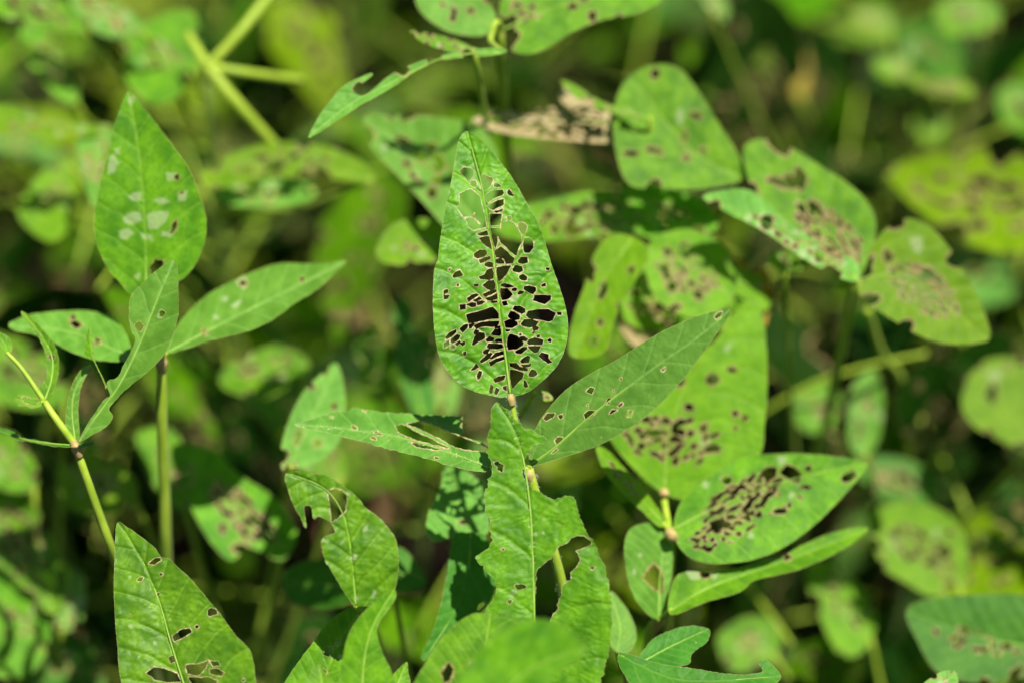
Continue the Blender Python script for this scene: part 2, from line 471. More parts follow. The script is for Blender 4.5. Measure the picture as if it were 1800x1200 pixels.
def pixleaf(plant, outline, midrib, depth, n, holes=(), scars=(), strands=(), step=4.0, fold=(0.12, 0.12), bend=0.0,
            mat=None, rib=(0.00042, 0.00012), seed=None, smooth=True, name='leaflet', twist=0.0, rough_n=4, **kw):
    outline = catmull(outline, True, rough_n) if smooth else outline
    mr = catmull(midrib, False, 6)
    n = np.array(n, float); n /= np.linalg.norm(n)
    B = px2w(midrib[0][0], midrib[0][1], np.array(depth))
    u = U(depth)
    seed = seed if seed is not None else random.randint(0, 9999)
    def mp(Q, S, T, L, h):
        s = S / L
        hh = h + np.where(T > 0, fold[0], fold[1]) * np.abs(T) * u * 0.001 + bend * u * 0.001 * L * (s * s) + twist * T * u * 0.001 * s
        dirv = FWD + np.multiply.outer((Q[:, 0] - 900) / FPX, RGT) + np.multiply.outer((600 - Q[:, 1]) / FPX, UPV)
        d = (hh + (B - CAM) @ n) / (dirv @ n)
        return CAM + dirv * d[:, None]
    me = leaf_mesh(name, outline, mr, u, mp, step, holes=holes, scars=scars, strands=strands, seed=seed, **kw)
    o = plant.add(name, me, mat or M_LEAF)
    if rib:
        _, T, L = line_st(mr, mr)
        acc = np.concatenate([[0], np.cumsum(np.hypot(*np.diff(mr, axis=0).T))])
        tip = int(len(mr) * 0.95)
        W = mp(mr, acc, np.zeros(len(mr)), acc[-1], np.full(len(mr), -0.0001))[:tip]
        plant.add('midrib', tube_mesh('midrib', W, list(rib), 7), M_RIB, o)
    o['base'] = B.tolist()
    return o, B

def chew(cx, cy, rx, ry, n, size, ang=0.0, seed=0, along=1.6):
    """a cluster of feeding holes: n openings of about `size` px over an elliptic field"""
    rg = np.random.default_rng(seed); out = []; cen = []
    for _ in range(n * 25):
        if len(out) >= n: break
        a = rg.uniform(0, 2 * math.pi); r = math.sqrt(rg.uniform(0, 1))
        x, y = math.cos(a) * r * rx, math.sin(a) * r * ry
        X = cx + x * math.cos(ang) - y * math.sin(ang); Y = cy + x * math.sin(ang) + y * math.cos(ang)
        s = size * rg.uniform(0.5, 1.3)
        if any(math.hypot(X - q[0], Y - q[1]) < (s + q[2]) * 0.95 for q in cen): continue
        cen.append((X, Y, s))
        out.append(blob(X, Y, s * rg.uniform(0.8, along), s * rg.uniform(0.45, 0.9), ang + rg.uniform(-0.5, 0.5), 8, rg, 0.35))
    return out

HP = lambda frame, txt: [pts(l, frame) for l in txt.strip().split('\n')]

# ---- plant 1: the lace leaf
hubA = px2w(930, 824, np.array(0.922))
jA = px2w(1010, 1290, np.array(0.985))
A = Plant('tall soybean plant in sharp focus with an upright leaf eaten to a lace of veins', (jA[0] + 0.004, jA[1] + 0.01), jA + np.array([0, 0, 0.015]))
hero_out = pts('820,231 812,236 806,248 800,280 793,320 786,350 780,385 773,425 770,455 763,475 761,520 762,560 766,600 776,635 795,662 820,682 850,692 880,698 897,696 925,690 950,672 975,648 990,622 998,590 998,560 992,530 982,500 968,460 958,425 945,390 925,355 905,320 880,285 850,250 832,235')
hero_mid = pts('897,694 885,600 872,490 860,400 845,320 823,238')
hero_holes = HP(ZA, '''200,175 235,150 275,148 285,170 270,190 225,205 203,195
232,215 270,200 305,190 308,208 280,220 240,238
268,240 300,225 322,230 325,260 295,262 272,255
230,325 270,312 285,280 315,270 328,295 326,335 300,345 240,340
255,380 290,355 330,347 342,380 338,402 310,415 285,405
198,375 232,372 225,388 205,390
255,440 300,420 345,408 348,423 310,443 270,458
278,467 320,452 353,432 355,470 320,482 290,480
155,470 185,445 215,435 235,445 200,465 165,488
195,482 235,457 252,470 215,489
150,508 185,495 213,500 213,522 185,528
220,492 250,482 272,490 245,508 222,515
105,510 143,508 145,535 110,543
308,487 350,482 355,494 320,499
148,575 200,560 260,545 320,522 345,545 360,570 362,600 300,605 215,622 162,630 155,600
105,670 130,642 158,635 158,660 125,692
165,637 203,631 185,662 167,668
200,647 240,626 320,616 366,618 360,640 320,655 280,652 240,655 215,668
335,652 373,648 373,660 340,665
310,702 335,672 375,667 380,700 370,715 330,712
195,695 210,672 235,682 205,708
187,770 205,715 235,690 268,695 272,730 230,750 200,773
275,737 300,717 333,727 323,750 285,752
337,747 347,732 383,734 386,755 347,755
285,785 295,762 383,768 393,790 350,800 300,797
260,815 280,800 303,800 290,828 265,830
235,880 270,850 310,820 320,830 300,860 250,890
305,860 340,825 393,812 396,833 350,848 315,866
300,887 345,863 396,849 400,865 350,885 310,912
178,940 215,895 232,918 200,935
218,975 235,940 252,950 240,990 225,1000
12,720 40,692 82,672 83,690 45,723 17,736
47,738 88,703 110,713 98,735 60,763 47,755
0,762 33,745 38,770 0,795
77,767 105,742 110,757 88,780
42,785 63,770 78,787 65,800 45,798
110,765 135,748 142,765 125,780
128,820 148,812 148,835 132,848
325,1000 360,978 405,975 395,1000 340,1020
300,1080 310,1030 328,1045 318,1090 303,1092
332,1095 345,1050 365,1065 350,1098
390,1050 413,1040 413,1075 395,1065
337,155 375,127 408,142 436,182 466,202 456,234 410,240 396,205 347,195 337,175
342,212 375,203 398,225 398,240 355,238 344,230
350,290 352,264 400,252 443,252 418,300 383,343 362,358 354,330
525,110 535,70 565,70 590,95 590,135 565,165 535,165 526,140
490,217 510,196 550,197 552,230 520,242 490,232
452,275 475,247 515,257 522,285 495,298 460,290
497,320 525,308 550,325 545,348 515,350 498,338
375,375 400,368 460,385 460,393 420,396 380,388
375,402 420,404 445,427 455,440 430,470 385,478 374,440
447,405 470,397 486,405 475,420 450,418
485,437 500,417 530,420 520,435 495,445
528,410 530,390 560,385 605,395 608,415 585,440 555,425
590,480 600,448 640,445 705,450 705,475 665,505 620,492
382,490 415,485 422,510 395,518
457,540 467,518 500,515 536,535 538,558 515,570 482,555
425,580 440,552 468,557 503,582 498,608 460,610 428,595
398,620 430,604 485,622 488,640 450,663 410,658
542,580 555,552 620,540 690,540 735,565 720,608 700,620 640,608 562,597
508,635 530,607 580,607 625,622 610,645 570,660 520,648
582,660 605,648 628,657 620,675 590,678
408,672 440,674 430,685 412,685
748,560 775,560 775,578 750,576
420,730 435,700 485,712 527,760 522,773 480,800 425,805 417,770
497,720 530,715 556,735 540,750 515,743
549,760 562,737 600,725 658,740 650,770 562,770
470,815 520,787 548,785 548,800 510,830 480,828
557,785 580,780 642,780 620,820 600,825 572,805
625,845 645,822 690,835 690,865 713,885 690,893 655,870
685,740 700,728 710,740 705,755 688,752
610,715 630,705 635,720 618,725
495,700 515,697 512,712 498,712
434,890 480,890 500,915 555,927 550,943 500,938 460,923 437,913
437,932 480,939 528,957 518,990 480,1030 452,1060 442,1020
502,880 520,860 555,840 570,850 560,888 515,893
507,903 560,898 578,892 570,915 530,920
558,965 580,932 605,940 618,965 590,980 565,978
527,1045 530,1005 545,1015 555,1045 540,1052
57,320 75,295 105,282 128,315 95,325 65,333
2,440 2,415 25,408 30,425
2,475 2,447 38,447 25,470
30,280 45,268 40,285
88,375 98,370 100,385 90,388
645,380 670,368 672,385 650,388
675,268 698,265 695,280 678,278
585,690 598,685 592,700''') + HP(ZB, '''130,375 160,345 205,350 240,365 240,405 215,440 195,455 170,420 145,400
215,485 225,455 260,450 268,480 260,503 235,498
296,450 304,415 325,398 350,415 395,430 397,450 378,498 330,536 308,518 296,480
403,500 414,472 445,477 465,500 430,507
330,572 370,546 410,530 480,526 488,547 478,568 430,586 400,600 360,630 337,600
352,658 400,630 440,612 486,602 483,648 440,668 400,688 367,678
402,705 440,694 483,680 470,700 430,711
512,540 530,522 550,545 572,575 545,575 520,565
130,560 180,530 220,520 262,555 290,577 305,640 322,700 338,770 342,822 300,838 240,853 205,830 190,790 160,745 130,700 105,670 135,650
262,887 350,856 360,890 300,898
285,915 366,902 380,960 390,1010 350,985 310,950
372,720 470,722 465,760 455,810 380,815
382,838 455,836 460,880 432,908 436,945 420,1005 404,960 390,900
470,795 520,780 570,795 595,840 622,890 632,950 606,1000 588,1060 540,1033 510,992 466,955 446,910 465,860
602,805 625,788 660,802 675,820 660,880 640,888 615,850
510,745 540,740 548,765 525,775''')
hero_strands = [(pts('160,755 205,748 240,745 262,770 292,800', ZB), 1.6), (pts('240,745 250,712', ZB), 1.2),
                (pts('400,620 430,607 480,572', ZB), 1.0),
                (pts('440,910 452,965 520,1020 590,1075', ZB), 1.5)]
heroN = (0.05, -0.72, 0.69)
hero, heroB = pixleaf(A, hero_out, hero_mid, 0.921, heroN, hero_holes, strands=hero_strands, step=1.15, fold=(0.07, 0.07), bend=-0.09,
              scars=[pts('425,470 455,445 490,440 500,455 480,490 440,492', ZA), pts('5,735 30,720 20,765 0,770', ZA)],
              mat=M_HERO, rib=(0.00052, 0.0002), seed=21, veins=6.5, vk=1.35, relief=1.7, hole_noise=0.55, edge_noise=0.7, grow=0.09, rim=1.0)
left_out = pts('518,746 560,732 590,722 612,722 619,716 650,721 700,725 740,727 780,729 808,731 820,737 814,746 818,758 810,762 812,766 857,784 858,828 800,820 740,803 680,788 620,771 560,757')
left_mid = pts('860,822 790,795 700,768 610,754 519,746')
left_holes = [pts('741,738 780,754 812,767 856,786 862,796 800,785 765,766 735,752 716,745'), pts('693,747 706,745 730,757 765,774 788,786 760,781 725,771 700,758'),
              pts('722,777 760,784 788,789 760,790 732,785'), pts('814,733 835,733 850,775 818,763 812,750')] + \
             [blob(*b) for b in ((622,750,5,4,.3), (665,761,6,2.6,.3), (656,770,4,1.6,.2), (581,733,3,2), (767,804,4,2.6,.4), (640,722,2.6,1.6))]
left, leftB = pixleaf(A, left_out, left_mid, 0.921, (0.02, 0.12, 0.99), left_holes, step=1.5, fold=(0.10, -0.02), smooth=True, seed=5,
              mat=M_DULL, rib=(0.0004, 0.00012), hole_noise=1.5, edge_noise=1.6, veins=8, rough_n=3, relief=0.8)
right_out = pts('1284,544 1240,551 1190,570 1150,590 1110,615 1080,634 1040,655 1000,680 970,710 945,745 935,780 931,818 960,812 1000,800 1050,783 1090,762 1130,735 1170,700 1210,655 1245,607 1270,572')
right_mid = pts('932,817 978,784 1024,743 1076,701 1159,639 1230,590 1282,546')
right_holes = HP(Z3, '''146,455 158,437 185,437 180,450 155,462
195,445 210,440 213,452 200,458
290,365 305,348 320,352 310,372
355,405 365,385 375,385 370,405
283,440 300,427 328,430 310,450 288,458
185,530 195,517 212,520 205,540 190,542
367,440 380,424 395,427 377,440
430,450 437,428 450,428 443,450
728,110 740,95 755,92 748,108 733,118
405,322 412,316 413,325
292,410 298,404 299,412
380,362 386,355 386,364
400,412 412,400 416,405 404,415
172,572 190,556 196,560 178,575
548,290 562,278 562,284 552,294''')
right, rightB = pixleaf(A, right_out, right_mid, 0.923, (-0.40, -0.55, 0.74), right_holes, step=1.5, fold=(0.45, 0.0), seed=9, mat=M_DULL,
              rib=(0.00055, 0.0002), hole_noise=0.7, veins=7, relief=0.7, vk=1.5, edge_noise=0.4)
front_out = pts('205,68 225,80 245,110 265,115 285,150 310,175 330,190 345,215 380,212 420,235 462,250 455,280 410,285 385,290 365,330 345,370 345,440 355,470 375,505 400,515 440,540 500,565 550,545 595,545 615,600 640,680 670,740 710,800 725,850 750,900 770,980 785,1060 790,1180 775,1320 730,1480 660,1600 560,1680 460,1720 400,1700 300,1640 220,1500 170,1350 150,1235 150,1135 180,1080 200,1030 200,965 150,920 145,900 105,855 150,820 185,775 170,720 180,670 160,650 148,610 150,520 165,500 155,455 180,450 180,390 158,330 165,290 165,225 180,205 178,170 185,110', Z6)
front_mid = pts('940,1278 940,1180 939,1085 936,960 928,860 910,770 873,706')
front_holes = [pts('407,925 430,900 480,860 520,800 560,780 590,755 640,745 668,762 684,790 650,800 610,820 630,870 605,900 580,930 580,960 540,990 535,1045 510,1090 520,1110 480,1155 470,1250 430,1330 400,1250 396,1150 400,1050', Z6)] + HP(Z6, '''185,372 215,370 245,390 235,425 215,415
303,998 330,992 358,995 352,1010 315,1015
263,1072 275,1062 288,1072 272,1085
232,812 242,805 250,815 240,823
680,905 692,897 703,905 694,914''')
front, frontB = pixleaf(A, front_out, front_mid, 0.905, (-0.10, -0.70, 0.70), front_holes, step=1.6, fold=(0.10, 0.05), smooth=True, rough_n=2, seed=33, mat=M_HERO,
              rib=(0.0005, 0.0004), edge_noise=3.0, hole_noise=2.4, rim=0.6, veins=6, vk=1.2, relief=1.5,
              scars=[blob(955, 936, 3, 3), blob(956, 912, 3, 3), blob(940, 938, 4, 3), blob(903, 1040, 5, 4)])
# hero leaf stalks
A.stalk([heroB, px2w(900, 712, np.array(0.922)), px2w(908, 750, np.array(0.923)), hubA], [0.0011, 0.0013, 0.0010], M_STALK, 'petiolule')
A.stalk([px2w(897, 692, np.array(0.9205)), px2w(898, 701, np.array(0.9205)), px2w(900, 712, np.array(0.921))], [0.0012, 0.00155, 0.0013], M_PULV, 'leaf_joint')
A.stalk([hubA, px2w(931, 833, np.array(0.922)), px2w(935, 846, np.array(0.923))], [0.0013, 0.0019, 0.0015], M_PULV, 'leaf_joint')
A.stalk([leftB, (leftB + hubA) / 2 + np.array([0, 0, .001]), hubA], [0.0008, 0.001, 0.001], M_STALK, 'petiolule')
A.stalk([rightB, hubA * .5 + rightB * .5, hubA], [0.0008, 0.001, 0.001], M_STALK, 'petiolule')
A.petiole(hubA, 0.93, [px2w(948, 890, np.array(0.926)), px2w(972, 965, np.array(0.935)), px2w(990, 1040, np.array(0.945)), px2w(1002, 1140, np.array(0.962))], 0.0021)
A.petiole(frontB, 0.97, [px2w(950, 1300, np.array(0.93))], 0.0016)

# ---- plant 2: big leaves at the bottom edge
jB = px2w(820, 1420, np.array(0.93))
Bp = Plant('soybean plant whose broad crossed leaves hang blurred over the lower edge', (jB[0], jB[1] + 0.01), jB)
_, b = pixleaf(Bp, pts('560,1225 610,1130 660,1050 720,980 790,925 850,915 930,930 990,960 1050,1040 1060,1150 1000,1250 900,1340 760,1390 640,1380 560,1320', Z2),
        np.array([[805, 1290], [830, 1220], [850, 1150], [862, 1078]]), 0.885, (0.1, -0.62, 0.78), step=2.5, seed=41, fold=(0.1, 0.12),
        holes=[blob(787, 1180, 8, 16, .4), blob(830, 1172, 7, 9)], rim=2.0)
Bp.petiole(b, 0.9)
_, b = pixleaf(Bp, pts('800,1260 815,1180 865,1120 925,1090 960,1087 990,1100 1018,1122 1032,1136 1015,1158 985,1180 955,1215 900,1290 840,1310'),
        np.array([[820, 1300], [880, 1220], [950, 1165], [1030, 1137]]), 0.835, (-0.18, -0.52, 0.83), step=3.0, seed=42, fold=(0.14, 0.2), rim=1.0)
Bp.petiole(b, 0.95)

# ---- plant 3: curled leaf and small upright leaves bottom left of centre
jC = px2w(640, 1330, np.array(0.97))
Cp = Plant('soybean plant with a hooked bright green leaf bitten through near its tip', (jC[0], jC[1] + 0.01), jC)
hubC = px2w(633, 1075, np.array(0.918))
_, b = pixleaf(Cp, pts('52,350 90,338 150,342 170,352 210,355 260,385 290,405 330,430 370,480 420,520 460,560 490,600 505,650 510,710 505,780 480,850 420,880 335,887 300,850 270,800 235,740 210,700 195,630 215,600 250,590 245,570 230,545 200,530 185,525 165,535 155,490 140,478 125,490 137,560 130,572 115,540 80,470 55,400', Z2),
        pts('335,885 325,760 312,640 285,520 230,430 150,380 55,348', Z2), 0.905, (0.16, -0.80, 0.58), step=1.7, seed=51, fold=(0.10, 0.06), bend=-0.12, rough_n=3, relief=1.5, mat=M_HERO,
        holes=HP(Z2, '''222,420 250,410 280,420 300,440 295,500 265,530 238,545 235,500 230,470'''), edge_noise=1.0, veins=7,
        scars=[blob(642, 930, 7, 4, -.9), blob(620, 980, 9, 4, -.6), blob(657, 1040, 4, 8, .2), blob(575, 950, 5, 2, -.9), blob(602, 952, 5, 1.5, -.9), blob(612, 868, 5, 3, .6), blob(626, 1052, 4, 7)])
Cp.stalk([b, hubC], [0.0009, 0.0011], M_STALK, 'petiolule')
_, b = pixleaf(Cp, pts('40,1225 90,1130 150,1050 200,980 260,920 320,888 360,868 387,862 374,900 350,960 345,1040 340,1110 310,1240 200,1330 90,1330', Z2),
        pts('150,1330 220,1150 290,1000 385,865', Z2), 0.925, (-0.1, -0.55, 0.80), step=2.0, seed=52,
        holes=HP(Z2, '''205,1085 215,1055 245,1045 250,1065 235,1080 225,1092
252,1035 262,1020 275,1025 270,1050 256,1055
195,1150 205,1140 222,1160 212,1170'''), scars=[blob(598, 1153, 4, 5), blob(585, 1155, 3, 2)])
Cp.petiole(b, 0.85)
_, b = pixleaf(Cp, pts('492,818 500,850 470,900 430,960 425,1000 440,1060 460,1110 480,1150 500,1230 460,1320 380,1350 300,1310 268,1220 275,1130 290,1060 310,990 350,930 400,880 450,840', Z2),
        pts('370,1340 365,1150 400,980 490,822', Z2), 0.888, (0.22, -0.62, 0.74), step=2.0, seed=53, fold=(0.25, 0.2))
Cp.petiole(b, 0.9)
_, b = pixleaf(Cp, pts('400,1270 440,1210 490,1160 542,1112 548,1150 560,1230 520,1330 440,1330', Z2), pts('470,1330 500,1220 540,1118', Z2), 0.90, (0.3, -0.5, 0.8), step=2.5, seed=54)
Cp.petiole(b, 0.9)
_, b = pixleaf(Cp, pts('120,1240 150,1165 185,1122 215,1160 260,1220 280,1300 200,1360 130,1320', Z2), pts('200,1350 200,1220 186,1126', Z2), 0.885, (0.0, -0.55, 0.83), step=2.5, seed=55)
Cp.petiole(b, 0.85)
Cp.petiole(hubC, 0.95)

# ---- plant 4: large pointed leaf bottom left
jD = px2w(400, 1420, np.array(0.95))
Dp = Plant('soybean plant with one large pointed leaf holed near its base at the lower edge', (jD[0], jD[1] + 0.01), jD)
_, b = pixleaf(Dp, pts('565,428 600,445 660,485 720,530 745,553 772,592 792,600 815,605 850,640 895,680 950,740 1000,800 1050,860 1100,930 1140,980 1190,1030 1212,1080 1222,1150 1228,1230 1200,1330 1100,1420 960,1450 800,1430 680,1370 610,1300 582,1200 570,1120 560,1000 550,850 545,720 550,600 552,500', ZL),
        pts('960,1440 890,1230 820,1010 760,800 680,610 568,432', ZL), 0.905, (-0.18, -0.66, 0.73), step=1.7, seed=61, fold=(0.06, 0.14), bend=-0.08, veins=7, relief=1.6, mat=M_HERO,
        holes=HP(ZL, '''715,627 740,602 768,596 773,610 740,630
760,675 772,668 785,677 770,690
655,708 672,692 688,692 675,712
993,850 1010,838 1035,848 1040,868 1010,878 995,872
825,972 870,944 912,935 918,955 880,980 835,1000
937,930 945,923 954,930 945,939
805,1077 835,1060 850,1092 820,1105
700,1150 740,1122 790,1130 850,1152 868,1192 800,1196 745,1185
702,1197 760,1206 790,1240 700,1226
892,1112 950,1107 998,1092 988,1128 950,1163 897,1153
1008,1097 1045,1092 1055,1113 1020,1118
1002,1132 1040,1130 1075,1148 1060,1165 1007,1153
900,1170 960,1172 1000,1170 1040,1190 1020,1235 940,1230
752,772 760,765 766,775 757,780
1162,1183 1168,1178 1174,1185 1166,1190'''),
        scars=[blob(230, 1100, 3, 3), blob(299, 1087, 3, 3), blob(273, 1128, 4, 3)])
Dp.petiole(b, 0.95)

# ---- plant 5: shredded leaves at the left
jE = px2w(262, 1130, np.array(1.02))
E = Plant('soybean plant with shredded leaflets curling around a thin slanted stalk', (jE[0], jE[1] + 0.01), jE)
hubE = px2w(132, 781, np.array(0.932)); hubE2 = px2w(78, 706, np.array(0.932))
pixleaf(E, pts('797,150 815,180 818,260 820,350 815,420 790,500 760,570 720,620 690,650 640,690 590,730 540,780 500,830 520,860 500,900 460,930 420,950 358,987 400,900 440,840 480,785 505,770 492,730 495,700 540,682 575,612 620,520 600,470 590,390 600,310 640,270 690,220 740,180 780,152', Z4),
        pts('360,985 440,868 545,725 645,525 722,330 797,155', Z4), 0.926, (-0.18, -0.60, 0.78), step=2.0, seed=71, mat=M_PALE_SHEEN, fold=(0.42, 0.08), veins=7,
        holes=HP(Z4, '''615,440 640,430 660,455 645,475 625,465
730,385 745,378 760,390 745,415 732,405'''), scars=[blob(283, 552, 6, 8, .3)], rough_n=3)
pixleaf(E, pts('388,592 394,500 412,453 421,480 427,560 440,620 470,680 499,750 492,768 478,715 448,650 428,610 405,590', Z4), pts('492,765 455,660 420,570 412,458', Z4), 0.931, (0.5, -0.5, 0.7), step=1.5, seed=72, rib=None)
pixleaf(E, pts('300,920 305,830 330,720 370,650 405,628 413,636 400,670 370,740 360,850 365,960 345,980 310,955', Z4), pts('345,978 330,850 345,740 408,632', Z4), 0.932, (0.3, -0.6, 0.75), step=2.0, seed=73, mat=M_PALE_SHEEN, fold=(0.4, 0.2))
pixleaf(E, pts('98,382 140,410 190,460 240,520 265,580 270,660 250,740 220,795 200,787 172,740 205,700 215,640 210,590 190,530 150,470 105,412', Z4), pts('203,795 235,700 238,590 180,480 100,386', Z4), 0.934, (0.2, -0.5, 0.85), step=2.0, seed=74, fold=(0.3, 0.1),
        holes=HP(Z4, '220,590 240,580 255,590 240,608'))
_, b = pixleaf(E, pts('-60,440 -20,460 0,478 40,500 57,540 50,572 20,578 0,535 -40,500', Z4), pts('32,574 20,530 -55,445', Z4), 0.934, (0.2, -0.5, 0.85), step=2.5, seed=75)
E.stalk([b, px2w(40, 650, np.array(0.933)), hubE2], [0.0008, 0.0011], M_STALK, 'petiolule')
_, b = pixleaf(E, pts('-80,895 0,914 60,933 100,958 200,978 300,992 424,980 412,1000 340,1007 250,1003 150,984 80,972 0,932 -80,915', Z4), pts('345,998 200,985 90,962 -75,902', Z4), 0.93, (0.0, 0.45, 0.9), step=1.8, seed=76, mat=M_DEEP_SHADE, edge_noise=1.2)
_, b = pixleaf(E, pts('73,772 100,763 140,773 187,788 190,812 150,827 110,817 90,818 74,802', Z4), pts('188,800 140,795 78,785', Z4), 0.93, (0.1, -0.4, 0.9), step=1.5, seed=77, holes=HP(Z4, '97,778 150,786 180,797 150,814 115,802'), rib=None)
E.stalk([b, hubE2], [0.0006, 0.0009], M_STALK, 'petiolule')
E.stalk([hubE2, px2w(105, 745, np.array(0.931)), hubE], [0.0013, 0.0015, 0.0015], M_STALK, 'petiolule')
E.stalk([px2w(128, 775, np.array(0.931)), px2w(134, 787, np.array(0.9305)), px2w(140, 803, np.array(0.932))], [0.0013, 0.0021, 0.0014], M_PULV, 'leaf_joint')
E.petiole(hubE, 0.95, [px2w(152, 840, np.array(0.935)), px2w(175, 905, np.array(0.942)), px2w(203, 985, np.array(0.955))], 0.0018)

# ---- plant 6: oval leaf with pale windows, tall stalk
jF = px2w(296, 1180, np.array(1.07))
Fp = Plant('soybean plant with an oval upright leaf marked by pale grazed windows', (jF[0], jF[1] + 0.02), jF)
hubF = px2w(284, 632, np.array(0.957))
_, b = pixleaf(Fp, pts('378,123 420,160 470,220 530,300 590,380 650,460 700,540 740,640 770,720 790,820 780,920 740,1020 690,1090 600,1150 500,1192 390,1190 330,1130 270,1060 220,960 195,850 200,760 220,650 240,560 270,450 290,340 320,240 350,160', Z1),
        pts('470,1195 468,900 450,600 425,380 379,128', Z1), 0.957, (-0.04, -0.74, 0.67), step=2.5, seed=81, veins=7, fold=(0.05, 0.08), bend=-0.03,
        holes=HP(Z1, '''610,820 630,800 632,850 600,870
490,1050 520,1010 560,1015 560,1050 500,1090
645,655 662,645 668,662 650,668
620,570 640,560 645,585 625,590'''),
        scars=HP(Z1, '''370,680 410,655 445,650 440,700 400,700
475,770 520,755 590,755 580,800 530,850 480,845
345,790 390,760 440,760 450,800 400,830 360,820
325,860 370,840 410,870 370,905 335,900
505,700 550,680 600,705 560,720
580,550 630,555 625,590 585,595
640,650 690,645 680,700 640,700
265,560 275,470 300,450 325,500 300,550
305,425 330,420 330,455 310,455
440,870 500,880 510,910 450,895
560,860 620,870 600,890 545,885
400,1100 440,1080 430,1120
375,150 405,150 405,185 380,190'''))
Fp.stalk([b, px2w(270, 575, np.array(0.958)), hubF], [0.0011, 0.0012], M_STALK, 'petiolule')
_, b = pixleaf(Fp, pts('765,572 800,470 850,400 900,350 980,290 1080,240 1180,195 1280,165 1400,165 1500,164 1588,154 1530,215 1450,290 1350,350 1280,405 1180,460 1080,490 960,520 860,555', Z4),
        pts('768,573 990,455 1250,325 1586,157', Z4), 0.956, (-0.12, 0.0, 0.99), step=2.2, seed=82, mat=M_PALE_SHEEN, fold=(0.34, 0.04),
        holes=[blob(427, 497, 6, 5), blob(531, 492, 6, 4, -.5), blob(359, 584, 5, 4)], scars=[blob(415, 535, 12, 4, -.5), blob(380, 558, 5, 5), blob(427, 497, 12, 9), blob(395, 525, 5, 5)], rim=2)
Fp.stalk([b, hubF], [0.001, 0.0011], M_STALK, 'petiolule')
_, b = pixleaf(Fp, pts('598,605 480,612 400,597 330,572 250,530 150,490 60,470 40,440 90,415 160,395 250,385 350,380 430,385 500,400 550,440 592,520', Z4),
        pts('598,590 480,540 300,475 50,450', Z4), 0.958, (0.05, 0.05, 0.99), step=2.5, seed=83, mat=M_PALE_SHEEN, fold=(0.2, 0.1),
        holes=[blob(133, 570, 9, 6, .5), blob(128, 558, 4, 4), blob(170, 600, 6, 4)], rim=2)
Fp.stalk([b, hubF], [0.001, 0.0011], M_STALK, 'petiolule')
Fp.stalk([px2w(283, 626, np.array(0.956)), px2w(284, 637, np.array(0.956)), px2w(284, 650, np.array(0.958))], [0.0017, 0.0026, 0.0021], M_PULV, 'leaf_joint')
Fp.petiole(hubF, 0.93, [px2w(285, 740, np.array(0.968)), px2w(289, 860, np.array(0.985)), px2w(292, 980, np.array(1.005))], 0.0024)

# ---- plant 7: chewed group right of centre
jG = px2w(1170, 1230, np.array(1.04))
G = Plant('soybean plant with a tall holed leaf above a riddled leaf and cupped small one', (jG[0], jG[1] + 0.02), jG)
hubG = px2w(1178, 935, np.array(0.968)); hubG2 = px2w(1150, 1095, np.array(0.972))
_, b = pixleaf(G, pts('1318,526 1338,548 1347,600 1349,680 1344,750 1336,800 1290,850 1230,880 1168,868 1120,830 1085,790 1065,755 1090,735 1150,690 1200,645 1260,595 1292,545'),
        pts('1168,862 1175,770 1200,690 1250,610 1316,530'), 0.985, (0.05, -0.62, 0.78), step=2.8, seed=91, mat=M_LIME, fold=(0.12, 0.15), rim=2.2, veins=6,
        holes=chew(1150, 770, 55, 36, 30, 8, 0.2, 3) + chew(1215, 775, 45, 40, 20, 7, -0.5, 4) + [blob(1211, 715, 9, 7), blob(1253, 665, 13, 9, .2), blob(1291, 727, 6, 6), blob(1310, 733, 5, 5), blob(1293, 752, 5, 4), blob(1195, 672, 10, 6, -.4), blob(1285, 650, 8, 4)],
        scars=[blob(1240, 775, 9, 9), blob(1280, 610, 10, 5, -.8), blob(1238, 770, 12, 6)])
G.stalk([b, px2w(1168, 885, np.array(0.98)), hubG], [0.0016, 0.0014], M_STALK, 'petiolule')
_, b = pixleaf(G, pts('1184,925 1195,885 1225,855 1265,825 1310,802 1380,796 1450,799 1523,812 1507,842 1465,890 1410,940 1350,975 1280,990 1225,985 1195,962'),
        pts('1184,930 1260,890 1380,845 1520,814'), 0.966, (0.08, -0.45, 0.88), step=2.5, seed=92, fold=(0.1, 0.16), rim=1.2, veins=6.5, mat=M_LEAF,
        holes=chew(1300, 880, 80, 30, 60, 7.0, -0.6, 5, 2.0) + chew(1270, 935, 60, 24, 26, 6.0, -0.35, 6) + chew(1370, 880, 60, 20, 12, 5, -0.4, 66) + [blob(1350, 830, 16, 10, -.6), blob(1388, 832, 20, 12, .4), blob(1490, 838, 16, 8, -.5), blob(1276, 842, 11, 8), blob(1421, 823, 5, 5), blob(1372, 898, 12, 6, -.2)],
        scars=[blob(1375, 808, 8, 10), blob(1390, 870, 8, 6), blob(1320, 940, 6, 6), blob(1240, 850, 6, 7)])
G.stalk([b, hubG], [0.0012, 0.0012], M_STALK, 'petiolule')
_, b = pixleaf(G, pts('1178,1080 1180,1030 1200,1005 1260,1002 1350,985 1420,952 1480,930 1528,928 1482,965 1400,1002 1330,1018 1300,1040 1240,1058'),
        pts('1180,1072 1250,1030 1380,985 1525,930'), 0.952, (0.05, -0.15, 0.98), step=3, seed=93, fold=(0.2, 0.2), mat=M_LEAF,
        holes=[blob(1385, 980, 7, 5), blob(1240, 1010, 10, 5)], scars=[blob(1220, 1010, 14, 9), blob(1256, 1012, 7, 6)], rim=2)
G.stalk([b, hubG2], [0.0012, 0.0012], M_STALK, 'petiolule')
